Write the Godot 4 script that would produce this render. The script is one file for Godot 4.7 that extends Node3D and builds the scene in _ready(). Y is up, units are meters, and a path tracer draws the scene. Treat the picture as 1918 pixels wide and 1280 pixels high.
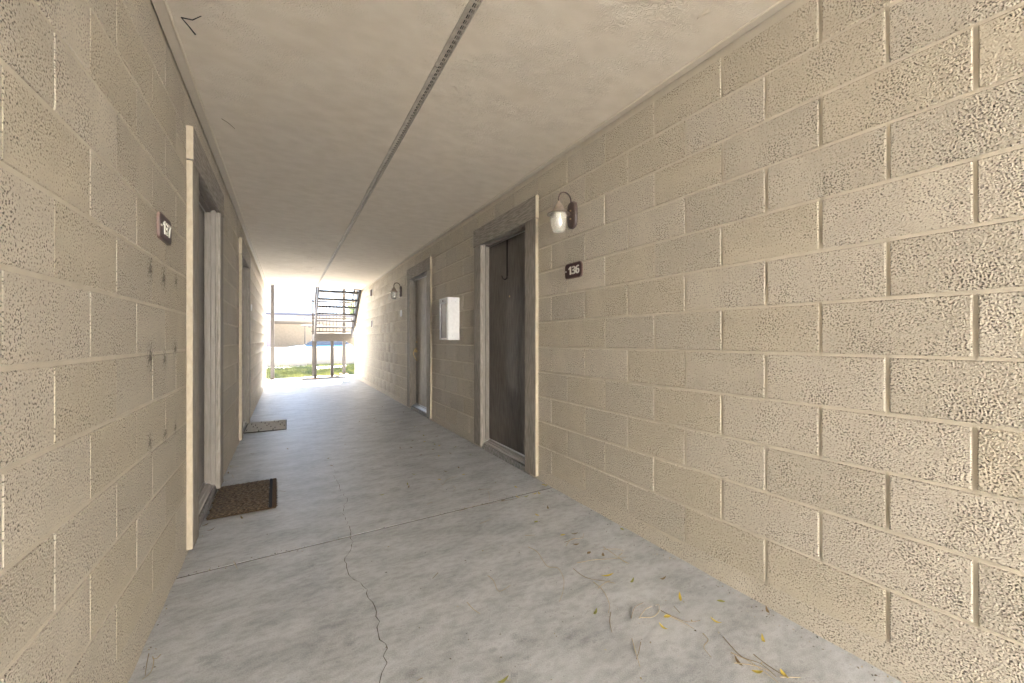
extends Node3D
# A covered breezeway between two painted concrete-block walls, seen from one end towards a lawn and a carport.
# Axes: x to the right across the corridor, y up, the corridor runs along -z. "Z" below is metres ahead of the camera (= -z).

const RW := 1.8234      # face of the right wall
const LW := -0.492      # face of the left wall
const CEIL := 2.604
const EYE := 1.206
const COURSE := 0.2032
const FIRST := 0.133    # underside of the first full course
const BACK := -4.3      # where the roof over the corridor starts, behind the camera
const R_END := 13.2
const L_END := 12.45
const C_END := 11.75
const VENT := 0.676

var rng := RandomNumberGenerator.new()
var M := {}
var block_cache := {}

func _ready():
	rng.seed = 7
	# ---- camera
	var cam := Camera3D.new()
	cam.name = "camera"
	cam.near = 0.05
	cam.far = 400.0
	cam.projection = Camera3D.PROJECTION_FRUSTUM
	cam.size = 2.0 * 0.05 * 640.0 / 751.6
	cam.frustum_offset = Vector2(0, -0.05 * 3.0 / 751.6)
	cam.position = Vector3(0, EYE, 0)
	cam.rotation_degrees.y = -29.29
	add_child(cam)
	cam.current = true
	# ---- sky, sun, exposure
	var sm := ProceduralSkyMaterial.new()
	sm.sky_top_color = Color(0.52, 0.67, 0.88)
	sm.sky_horizon_color = Color(0.80, 0.87, 0.95)
	sm.sky_curve = 0.25
	sm.ground_horizon_color = Color(0.72, 0.70, 0.66)
	sm.ground_bottom_color = Color(0.55, 0.52, 0.48)
	sm.sky_energy_multiplier = 0.4
	sm.sun_angle_max = 8.0
	var sky := Sky.new()
	sky.sky_material = sm
	var env := Environment.new()
	env.background_mode = Environment.BG_SKY
	env.sky = sky
	env.background_energy_multiplier = 1.0
	env.tonemap_mode = Environment.TONE_MAPPER_LINEAR
	env.tonemap_exposure = 54.0
	env.sdfgi_enabled = true
	env.ssao_enabled = true
	env.ssil_enabled = true
	var we := WorldEnvironment.new()
	we.name = "world_environment"
	we.environment = env
	add_child(we)
	var sun := DirectionalLight3D.new()
	sun.name = "sun"
	sun.light_energy = 1.6
	sun.light_color = Color(1.0, 0.985, 0.965)
	sun.light_angular_distance = 0.5
	sun.shadow_enabled = true
	add_child(sun)
	# the sun stands high over the far end, a little to the right: the yard and the bounce wing added behind the camera are sunlit
	sun.look_at_from_position(Vector3.ZERO, Vector3(-0.20, -0.81, 0.55))
	# ---- scene
	make_materials()
	print("materials ", Time.get_ticks_msec())
	setting()
	walls()
	ceiling()
	print("structure ", Time.get_ticks_msec())
	doors()
	fixtures()
	mats()
	stair()
	yard()
	print("objects ", Time.get_ticks_msec())
	debris()
	print("done ", Time.get_ticks_msec())

# ------------------------------------------------------------------ helpers
func P(x: float, y: float, z: float) -> Vector3:
	return Vector3(x, y, -z)

func floor_y(x: float) -> float:
	return 0.045 * clampf((x - LW) / (RW - LW), 0.0, 1.0)

func lin(r: float, g: float, b: float) -> Color:
	return Color(r, g, b).linear_to_srgb()

var smooth_now := false
func st(smooth := false) -> SurfaceTool:
	var s := SurfaceTool.new()
	s.begin(Mesh.PRIMITIVE_TRIANGLES)
	smooth_now = smooth
	s.set_smooth_group(0 if smooth else 4294967295)
	return s

# flat texture coordinates in metres: 0 none, 1 (z, y) for the walls, 2 (x, z) for the floor and the ceiling
var uv_mode := 0
var uv_off := Vector2.ZERO
func vert(s: SurfaceTool, p: Vector3):
	if uv_mode == 1:
		s.set_uv(Vector2(p.z, -p.y) + uv_off)
	elif uv_mode == 2:
		s.set_uv(Vector2(p.x, p.z) + uv_off)
	s.add_vertex(p)

func tri(s: SurfaceTool, a: Vector3, b: Vector3, c: Vector3):
	vert(s, a); vert(s, b); vert(s, c)

# corners given counter-clockwise as seen from the front; stored clockwise
func quad(s: SurfaceTool, a: Vector3, b: Vector3, c: Vector3, d: Vector3):
	tri(s, a, c, b); tri(s, a, d, c)

func box(s: SurfaceTool, lo: Vector3, hi: Vector3, bevel := 0.0, xf := Transform3D.IDENTITY):
	var c := (lo + hi) * 0.5
	var h := (hi - lo).abs() * 0.5
	var b := minf(bevel, minf(h.x, minf(h.y, h.z)) * 0.9)
	var ax := [Vector3.RIGHT, Vector3.UP, Vector3.BACK]
	for i in 3:
		var j := (i + 1) % 3
		var k := (i + 2) % 3
		for sg in [-1.0, 1.0]:
			var n: Vector3 = ax[i] * h[i] * sg
			var u: Vector3 = ax[j] * (h[j] - b)
			var v: Vector3 = ax[k] * (h[k] - b) * sg
			quad(s, xf * (c + n - u - v), xf * (c + n + u - v), xf * (c + n + u + v), xf * (c + n - u + v))
	if b <= 0.0:
		return
	for i in 3:
		var j := (i + 1) % 3
		var k := (i + 2) % 3
		for sj in [-1.0, 1.0]:
			for sk in [-1.0, 1.0]:
				var e: Vector3 = ax[i] * (h[i] - b)
				var p1: Vector3 = ax[j] * h[j] * sj + ax[k] * (h[k] - b) * sk
				var p2: Vector3 = ax[j] * (h[j] - b) * sj + ax[k] * h[k] * sk
				if sj * sk > 0.0:
					quad(s, xf * (c - e + p1), xf * (c + e + p1) , xf * (c + e + p2), xf * (c - e + p2))
				else:
					quad(s, xf * (c - e + p2), xf * (c + e + p2), xf * (c + e + p1), xf * (c - e + p1))
	for sx in [-1.0, 1.0]:
		for sy in [-1.0, 1.0]:
			for sz in [-1.0, 1.0]:
				var p := Vector3(h.x * sx, (h.y - b) * sy, (h.z - b) * sz)
				var q := Vector3((h.x - b) * sx, h.y * sy, (h.z - b) * sz)
				var r := Vector3((h.x - b) * sx, (h.y - b) * sy, h.z * sz)
				if sx * sy * sz > 0.0:
					tri(s, xf * (c + p), xf * (c + r), xf * (c + q))
				else:
					tri(s, xf * (c + p), xf * (c + q), xf * (c + r))

# box from corridor coordinates
func zbox(s: SurfaceTool, x0: float, x1: float, y0: float, y1: float, z0: float, z1: float, bevel := 0.0):
	box(s, Vector3(minf(x0, x1), minf(y0, y1), minf(-z0, -z1)), Vector3(maxf(x0, x1), maxf(y0, y1), maxf(-z0, -z1)), bevel)

func tube(s: SurfaceTool, pts: Array, r0: float, r1: float, n := 6, caps := true):
	var rings := []
	var up := Vector3.UP
	for i in pts.size():
		var d: Vector3 = (pts[mini(i + 1, pts.size() - 1)] - pts[maxi(i - 1, 0)]).normalized()
		if absf(d.dot(up)) > 0.95:
			up = Vector3.RIGHT if absf(d.x) < 0.8 else Vector3.BACK
		var u := d.cross(up).normalized()
		var v := u.cross(d).normalized()
		up = v
		var r := lerpf(r0, r1, float(i) / maxf(1.0, pts.size() - 1))
		var ring := []
		for k in n:
			var a := TAU * k / n
			ring.append(pts[i] + (u * cos(a) + v * sin(a)) * r)
		rings.append(ring)
	for i in rings.size() - 1:
		for k in n:
			var k2 := (k + 1) % n
			quad(s, rings[i][k2], rings[i][k], rings[i + 1][k], rings[i + 1][k2])
	if caps:
		s.set_smooth_group(4294967295)
		for k in range(1, n - 1):
			tri(s, rings[0][0], rings[0][k], rings[0][k + 1])
			var l: Array = rings[rings.size() - 1]
			tri(s, l[0], l[k + 1], l[k])
		s.set_smooth_group(0 if smooth_now else 4294967295)

# profile: [radius, height] pairs from the bottom up, turned round the y axis at the place o
func lathe(s: SurfaceTool, prof: Array, o := Vector3.ZERO, n := 24):
	for i in prof.size() - 1:
		for k in n:
			var a := TAU * k / n
			var b := TAU * (k + 1) / n
			var p0: Array = prof[i]
			var p1: Array = prof[i + 1]
			var v00 := o + Vector3(cos(a) * p0[0], p0[1], sin(a) * p0[0])
			var v01 := o + Vector3(cos(b) * p0[0], p0[1], sin(b) * p0[0])
			var v10 := o + Vector3(cos(a) * p1[0], p1[1], sin(a) * p1[0])
			var v11 := o + Vector3(cos(b) * p1[0], p1[1], sin(b) * p1[0])
			if p0[0] > 0.0:
				tri(s, v00, v01, v10)
			if p1[0] > 0.0:
				tri(s, v01, v11, v10)

# a flat polygon in the plane (x, z) given as corridor coordinates (X, Z), with thickness
func prism(s: SurfaceTool, poly: PackedVector2Array, top: Callable, depth: float):
	var idx := Geometry2D.triangulate_polygon(poly)
	for i in range(0, idx.size(), 3):
		var a := poly[idx[i]]
		var b := poly[idx[i + 1]]
		var c := poly[idx[i + 2]]
		var va := P(a.x, top.call(a.x), a.y)
		var vb := P(b.x, top.call(b.x), b.y)
		var vc := P(c.x, top.call(c.x), c.y)
		if (vb - va).cross(vc - va).y > 0.0:
			tri(s, va, vc, vb)
		else:
			tri(s, va, vb, vc)
	var cw := Geometry2D.is_polygon_clockwise(poly)
	for i in poly.size():
		var a := poly[i]
		var b := poly[(i + 1) % poly.size()]
		if cw:
			var t := a; a = b; b = t
		var a0 := P(a.x, top.call(a.x), a.y)
		var b0 := P(b.x, top.call(b.x), b.y)
		quad(s, a0, a0 - Vector3(0, depth, 0), b0 - Vector3(0, depth, 0), b0)

func mesh_of(s: SurfaceTool) -> ArrayMesh:
	s.generate_normals()
	return s.commit()

func obj(called: String, mesh: Mesh, mat: Material, parent: Node = null) -> MeshInstance3D:
	var o := MeshInstance3D.new()
	o.name = called
	o.mesh = mesh
	o.material_override = mat
	(parent if parent else self).add_child(o, true)
	return o

var used := {}
func numbered(called: String) -> String:
	if not used.has(called):
		used[called] = 0
		return called
	used[called] += 1
	return "%s_%03d" % [called, used[called]]

func tag(o: Node, label: String, category := "", group := "", kind := ""):
	if label: o.set_meta("label", label)
	if category: o.set_meta("category", category)
	if group: o.set_meta("group", group)
	if kind: o.set_meta("kind", kind)

func thing(called: String, label: String, category: String, at := Vector3.ZERO, group := "") -> Node3D:
	var o := Node3D.new()
	o.name = numbered(called)
	o.position = at
	add_child(o)
	tag(o, label, category, group)
	return o

func part(called: String, s: SurfaceTool, m: Material, parent: Node) -> MeshInstance3D:
	return obj(called, mesh_of(s), m, parent)

# ------------------------------------------------------------------ materials
func noise(kind: int, freq: float, oct: int, seed_: int, fractal := FastNoiseLite.FRACTAL_FBM) -> FastNoiseLite:
	var n := FastNoiseLite.new()
	n.noise_type = kind
	n.frequency = freq
	n.fractal_type = fractal
	n.fractal_octaves = oct
	n.seed = seed_
	return n

func nbytes(n: FastNoiseLite, size: int) -> PackedByteArray:
	var im := n.get_seamless_image(size, size, false, false, 0.1, true)
	im.convert(Image.FORMAT_L8)
	return im.get_data()

func tex_l(d: PackedByteArray, size: int) -> ImageTexture:
	var im := Image.create_from_data(size, size, false, Image.FORMAT_L8, d)
	return ImageTexture.create_from_image(im)

func tex_rgb(d: PackedByteArray, size: int) -> ImageTexture:
	var im := Image.create_from_data(size, size, false, Image.FORMAT_RGB8, d)
	return ImageTexture.create_from_image(im)

# a colour texture between two linear colours by a byte map
func ramp_tex(d: PackedByteArray, size: int, c0: Color, c1: Color) -> ImageTexture:
	var lut := PackedByteArray()
	for i in 256:
		var c := c0.lerp(c1, i / 255.0).linear_to_srgb()
		lut.append(clampi(roundi(c.r * 255), 0, 255)); lut.append(clampi(roundi(c.g * 255), 0, 255)); lut.append(clampi(roundi(c.b * 255), 0, 255))
	var out := PackedByteArray()
	out.resize(d.size() * 3)
	for i in d.size():
		var k := d[i] * 3
		out[i * 3] = lut[k]; out[i * 3 + 1] = lut[k + 1]; out[i * 3 + 2] = lut[k + 2]
	return tex_rgb(out, size)

func mat(color: Color, rough := 0.8, world_scale := Vector3.ZERO, albedo: Texture2D = null, height: Texture2D = null, cm := 0.3, metal := 0.0, by_uv := false) -> StandardMaterial3D:
	var m := StandardMaterial3D.new()
	m.albedo_color = color
	m.roughness = rough
	m.metallic = metal
	m.cull_mode = BaseMaterial3D.CULL_DISABLED
	if by_uv:
		m.uv1_scale = world_scale
	elif world_scale != Vector3.ZERO:
		m.uv1_triplanar = true
		m.uv1_world_triplanar = true
		m.uv1_scale = world_scale
		m.uv1_triplanar_sharpness = 6.0
	if albedo:
		m.albedo_texture = albedo
	if height:
		m.heightmap_enabled = true
		m.heightmap_texture = height
		m.heightmap_scale = cm
	return m

func make_materials():
	var S := 2048
	# rough painted block: small lumps, open pores of bare block, their shade darkened into the paint colour
	var g1 := nbytes(noise(FastNoiseLite.TYPE_SIMPLEX_SMOOTH, 0.15, 3, 3), S)
	var g2 := nbytes(noise(FastNoiseLite.TYPE_SIMPLEX_SMOOTH, 0.006, 3, 4), S)
	var p1 := nbytes(noise(FastNoiseLite.TYPE_SIMPLEX_SMOOTH, 0.008, 4, 5), S)
	var p2 := nbytes(noise(FastNoiseLite.TYPE_SIMPLEX_SMOOTH, 0.145, 3, 6), S)
	var h := PackedByteArray()
	h.resize(S * S)
	var pc := PackedByteArray()
	pc.resize(S * S)
	for i in S * S:
		var w := clampf(g2[i] / 255.0 * 1.6 - 0.3, 0.0, 1.0)   # where the face is rough or nearly smooth
		var v := clampf((g1[i] / 255.0 - 0.2) * 1.5, 0.0, 1.0)
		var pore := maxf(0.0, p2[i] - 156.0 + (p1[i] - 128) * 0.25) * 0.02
		h[i] = clampi(int(255.0 * (1.0 - (1.0 - v) * (0.3 + 0.5 * w) - minf(pore, 0.45))), 0, 255)
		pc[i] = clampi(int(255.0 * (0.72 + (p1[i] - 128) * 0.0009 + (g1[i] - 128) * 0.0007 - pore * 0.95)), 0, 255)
	var soft := nbytes(noise(FastNoiseLite.TYPE_SIMPLEX_SMOOTH, 0.024, 5, 11), 512)
	var block_h := tex_l(h, S)
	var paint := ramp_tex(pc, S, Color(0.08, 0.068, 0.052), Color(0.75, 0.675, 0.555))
	var paint_plain := ramp_tex(soft, 512, Color(0.52, 0.465, 0.37), Color(0.60, 0.54, 0.435))
	# three tones of each, as the blocks differ from one to the next
	M.block = []
	M.block_left = []
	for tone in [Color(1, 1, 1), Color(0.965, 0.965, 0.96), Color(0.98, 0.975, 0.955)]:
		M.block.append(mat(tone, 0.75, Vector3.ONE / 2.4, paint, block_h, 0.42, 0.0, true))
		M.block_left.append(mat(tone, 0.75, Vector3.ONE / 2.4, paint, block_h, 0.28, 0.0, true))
	M.mortar = mat(Color.WHITE, 0.7, Vector3.ONE / 1.3, paint_plain, block_h, 0.08, 0.0, true)
	# skip-trowelled stucco of the ceiling: thin flakes with an edge, mostly running across
	var c1 := nbytes(noise(FastNoiseLite.TYPE_SIMPLEX_SMOOTH, 0.009, 4, 21), S)
	var c2 := nbytes(noise(FastNoiseLite.TYPE_SIMPLEX_SMOOTH, 0.0022, 3, 22), S)
	var hc := PackedByteArray()
	hc.resize(S * S)
	for i in S * S:
		var v := c1[i] / 255.0 * 9.0
		var e := v - floorf(v)
		var w := clampf(c2[i] / 255.0 * 2.6 - 0.75, 0.05, 1.0)
		hc[i] = clampi(int(255.0 * (0.5 + (smoothstep(0.0, 0.12, e) - e) * 0.5 * w)), 0, 255)
	M.ceiling = mat(Color.WHITE, 0.85, Vector3(0.40, 0.62, 1.0), ramp_tex(soft, 512, Color(0.64, 0.565, 0.465), Color(0.72, 0.645, 0.545)), tex_l(hc, S), 0.55, 0.0, true)
	# concrete floor: streaks of the trowel across, blotches, specks
	var f1 := nbytes(noise(FastNoiseLite.TYPE_SIMPLEX_SMOOTH, 0.006, 5, 31), S)
	var f2 := nbytes(noise(FastNoiseLite.TYPE_SIMPLEX_SMOOTH, 0.03, 4, 32), S)
	var f3 := nbytes(noise(FastNoiseLite.TYPE_SIMPLEX, 0.3, 2, 33), S)
	var fc := PackedByteArray()
	fc.resize(S * S)
	for i in S * S:
		var a := f1[i] / 255.0
		var b := f2[i] / 255.0
		var c := f3[i] / 255.0
		var v := 0.62 + (a - 0.5) * 0.5 + (b - 0.5) * 0.5 + (c - 0.5) * 0.5
		v -= smoothstep(0.70, 0.84, b) * 0.28
		fc[i] = clampi(int(v * 255.0), 0, 255)
	# drips and scuffs: small dark spots with a ragged outline
	var sr := RandomNumberGenerator.new()
	sr.seed = 71
	for k in 170:
		var cx := sr.randi() % S
		var cy := sr.randi() % S
		var rx := sr.randf_range(3.0, 13.0) * (2.2 if sr.randf() < 0.15 else 1.0)
		var ry := rx * sr.randf_range(1.2, 2.6)
		var amt := sr.randf_range(18.0, 60.0)
		for y in range(-int(ry), int(ry) + 1):
			for x in range(-int(rx), int(rx) + 1):
				var at := posmod(cy + y, S) * S + posmod(cx + x, S)
				var d := Vector2(x / rx, y / ry).length() + (f3[at] - 128) * 0.003 + (f2[at] - 128) * 0.004
				if d < 1.0:
					fc[at] = clampi(fc[at] - int(amt * (1.0 - d * d)), 0, 255)
	var small := nbytes(noise(FastNoiseLite.TYPE_SIMPLEX_SMOOTH, 0.05, 5, 34), 512)
	var fh := tex_l(small, 512)
	var grit := tex_l(nbytes(noise(FastNoiseLite.TYPE_SIMPLEX, 0.3, 2, 35), 1024), 1024)
	M.concrete = mat(Color.WHITE, 0.46, Vector3(0.2, 0.4, 1.0), ramp_tex(fc, S, Color(0.18, 0.185, 0.193), Color(0.56, 0.573, 0.592)), grit, 0.03, 0.0, true)
	M.sill = mat(Color.WHITE, 0.7, Vector3(0.9, 0.9, 0.9), ramp_tex(small, 512, Color(0.12, 0.115, 0.11), Color(0.36, 0.355, 0.35)), fh, 0.5)
	# weathered grey-brown boards with upright grain
	var wg := nbytes(noise(FastNoiseLite.TYPE_SIMPLEX_SMOOTH, 0.04, 4, 41), 512)
	var wh := tex_l(wg, 512)
	M.casing = mat(Color.WHITE, 0.72, Vector3(3.0, 0.35, 3.0), ramp_tex(wg, 512, Color(0.18, 0.16, 0.134), Color(0.39, 0.35, 0.30)), wh, 0.25)
	M.head = mat(Color.WHITE, 0.72, Vector3(3.0, 3.0, 0.35), ramp_tex(wg, 512, Color(0.17, 0.15, 0.126), Color(0.42, 0.38, 0.33)), wh, 0.25)
	M.jamb = mat(Color.WHITE, 0.6, Vector3(3.0, 0.3, 3.0), ramp_tex(wg, 512, Color(0.22, 0.195, 0.168), Color(0.32, 0.29, 0.252)), wh, 0.05)
	M.edge = mat(Color.WHITE, 0.65, Vector3(2.0, 0.8, 2.0), ramp_tex(wg, 512, Color(0.36, 0.305, 0.22), Color(0.45, 0.385, 0.285)), wh, 0.08)
	M.door = mat(Color.WHITE, 0.36, Vector3(2.5, 0.22, 2.5), ramp_tex(wg, 512, Color(0.055, 0.047, 0.04), Color(0.17, 0.15, 0.13)), wh, 0.06)
	M.door_grey = mat(Color.WHITE, 0.5, Vector3(2.5, 0.22, 2.5), ramp_tex(wg, 512, Color(0.20, 0.18, 0.15), Color(0.52, 0.48, 0.42)), wh, 0.06)
	M.trim = mat(lin(0.66, 0.585, 0.47), 0.7)
	M.trim_flat = mat(lin(0.56, 0.495, 0.41), 0.75, Vector3.ONE, null, grit, 0.03)
	M.galvanised = mat(Color.WHITE, 0.6, Vector3.ONE * 1.2, ramp_tex(soft, 512, Color(0.34, 0.30, 0.25), Color(0.50, 0.45, 0.38)))
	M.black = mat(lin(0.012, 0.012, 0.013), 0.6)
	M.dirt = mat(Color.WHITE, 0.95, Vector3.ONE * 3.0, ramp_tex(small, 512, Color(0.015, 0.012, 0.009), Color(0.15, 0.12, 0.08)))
	M.alu = mat(lin(0.55, 0.54, 0.53), 0.35, Vector3.ZERO, null, null, 0.0, 0.8)
	M.white = mat(Color.WHITE, 0.45, Vector3.ONE * 1.5, ramp_tex(soft, 512, Color(0.70, 0.70, 0.69), Color(0.80, 0.80, 0.79)))
	M.glass_grey = mat(lin(0.30, 0.30, 0.32), 0.15)
	M.bronze = mat(Color.WHITE, 0.45, Vector3.ONE * 4.0, ramp_tex(soft, 512, Color(0.05, 0.032, 0.028), Color(0.10, 0.065, 0.055)))
	M.lamp_cap = mat(Color.WHITE, 0.5, Vector3.ONE * 4.0, ramp_tex(soft, 512, Color(0.17, 0.13, 0.105), Color(0.30, 0.24, 0.195)))
	M.plate = mat(lin(0.062, 0.028, 0.027), 0.4)
	M.plate_rim = mat(lin(0.17, 0.11, 0.09), 0.45)
	M.digit = mat(lin(0.72, 0.70, 0.64), 0.5)
	M.bulb = mat(lin(0.62, 0.62, 0.60), 0.3)
	M.glass = mat(Color(0.93, 0.91, 0.86, 0.27), 0.05)
	M.glass.transparency = BaseMaterial3D.TRANSPARENCY_ALPHA
	M.steel = mat(Color.WHITE, 0.55, Vector3.ONE * 1.5, ramp_tex(soft, 512, Color(0.018, 0.0145, 0.0125), Color(0.036, 0.029, 0.025)))
	M.steel_tan = mat(Color.WHITE, 0.6, Vector3.ONE * 1.5, ramp_tex(soft, 512, Color(0.045, 0.038, 0.031), Color(0.065, 0.056, 0.046)))
	M.rust = mat(Color.WHITE, 0.85, Vector3.ONE * 4.0, ramp_tex(soft, 512, Color(0.10, 0.045, 0.02), Color(0.24, 0.13, 0.07)))
	M.brass = mat(lin(0.55, 0.42, 0.22), 0.3, Vector3.ZERO, null, null, 0.0, 1.0)
	# coir mat
	var mt := nbytes(noise(FastNoiseLite.TYPE_SIMPLEX_SMOOTH, 0.1, 4, 51), 512)
	for i in mt.size():
		mt[i] = clampi(int((mt[i] - 128) * 2.3 + 105), 0, 255)
	var mh := tex_l(mt, 512)
	M.coir = mat(Color.WHITE, 0.95, Vector3(0.7, 2.0, 2.4), ramp_tex(mt, 512, Color(0.03, 0.021, 0.014), Color(0.40, 0.28, 0.18)), mh, 1.2)
	M.coir_edge = mat(Color.WHITE, 0.95, Vector3(3.0, 3.0, 3.0), ramp_tex(mt, 512, Color(0.05, 0.032, 0.018), Color(0.21, 0.135, 0.07)), mh, 0.6)
	M.coir_dark = mat(Color.WHITE, 0.95, Vector3(3.0, 3.0, 3.0), ramp_tex(mt, 512, Color(0.008, 0.010, 0.016), Color(0.07, 0.07, 0.08)), mh, 0.8)
	M.slat = mat(Color.WHITE, 0.85, Vector3(0.5, 2.0, 3.0), ramp_tex(mt, 512, Color(0.44, 0.42, 0.38), Color(0.62, 0.60, 0.555)), mh, 0.15)
	M.slat_back = mat(lin(0.05, 0.043, 0.036), 0.95)
	# outdoors
	M.ground = mat(Color.WHITE, 0.95, Vector3.ONE * 0.3, ramp_tex(soft, 512, Color(0.30, 0.27, 0.23), Color(0.44, 0.41, 0.36)))
	M.stucco = mat(Color.WHITE, 0.9, Vector3.ONE * 0.4, ramp_tex(soft, 512, Color(0.24, 0.21, 0.175), Color(0.29, 0.255, 0.215)))
	M.stucco_tan = mat(Color.WHITE, 0.9, Vector3.ONE * 0.4, ramp_tex(soft, 512, Color(0.40, 0.30, 0.17), Color(0.46, 0.35, 0.21)))
	M.cream = mat(Color.WHITE, 0.9, Vector3.ONE * 0.4, ramp_tex(soft, 512, Color(0.67, 0.665, 0.65), Color(0.75, 0.745, 0.73)))
	M.roof_edge = mat(lin(0.03, 0.033, 0.05), 0.7)
	M.soffit = mat(lin(0.20, 0.18, 0.16), 0.8)
	M.column = mat(lin(0.14, 0.12, 0.13), 0.6)
	M.blade = mat(Color.WHITE, 0.7)
	M.blade.vertex_color_use_as_albedo = true
	M.blade.backlight_enabled = true
	M.blade.backlight = Color(0.10, 0.15, 0.03)
	M.blade_dry = mat(lin(0.28, 0.25, 0.12), 0.8)
	M.leafage = mat(lin(0.05, 0.075, 0.022), 0.7)
	M.leafage.backlight_enabled = true
	M.leafage.backlight = Color(0.12, 0.2, 0.05)
	M.bark = mat(lin(0.12, 0.09, 0.065), 0.9)
	M.car_blue = mat(lin(0.07, 0.16, 0.28), 0.25)
	M.car_white = mat(lin(0.72, 0.72, 0.72), 0.25)
	M.tyre = mat(lin(0.02, 0.02, 0.02), 0.8)
	M.window = mat(lin(0.03, 0.035, 0.045), 0.08)
	M.leaf_yellow = leaf_mat(lin(0.50, 0.38, 0.07))
	M.leaf_olive = leaf_mat(lin(0.26, 0.26, 0.06))
	M.leaf_brown = leaf_mat(lin(0.16, 0.10, 0.045))
	M.leaf_bright = leaf_mat(lin(0.55, 0.40, 0.02))
	M.straw = mat(lin(0.40, 0.33, 0.21), 0.8)
	M.ash = mat(lin(0.36, 0.33, 0.29), 0.9)
	M.straw_dark = mat(lin(0.22, 0.16, 0.09), 0.7)

func leaf_mat(c: Color) -> StandardMaterial3D:
	var m := mat(c, 0.6)
	m.backlight_enabled = true
	m.backlight = Color(0.3, 0.3, 0.2)
	return m

# ------------------------------------------------------------------ the setting
const CRACK := [0.275, 5.016, 0.324, 4.558, 0.39, 4.175, 0.359, 3.845, 0.364, 3.479, 0.381, 3.281, 0.385, 3.163, 0.329, 2.985, 0.35, 2.746, 0.342, 2.6, 0.326, 2.49, 0.27, 2.327, 0.273, 2.184, 0.315, 2.083, 0.327, 1.936, 0.342, 1.824, 0.323, 1.687, 0.337, 1.614, 0.322, 1.517, 0.295, 1.478, 0.278, 1.436, 0.30, 1.0, 0.27, 0.5, 0.31, 0.0, 0.26, -0.6, 0.29, -1.3, 0.25, -2.6]

func jag() -> PackedVector2Array:
	# the crack with smaller kinks between the measured points, far end first
	var out := PackedVector2Array()
	var r := RandomNumberGenerator.new()
	r.seed = 5
	for i in range(0, CRACK.size() - 2, 2):
		var a := Vector2(CRACK[i], CRACK[i + 1])
		var b := Vector2(CRACK[i + 2], CRACK[i + 3])
		out.append(a)
		var n := int(clampf((a - b).length() / 0.03, 1, 11))
		for k in range(1, n):
			out.append(a.lerp(b, float(k) / n) + Vector2(r.randf_range(-0.013, 0.013), r.randf_range(-0.008, 0.008)))
	out.append(Vector2(CRACK[CRACK.size() - 2], CRACK[CRACK.size() - 1]))
	return out

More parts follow.
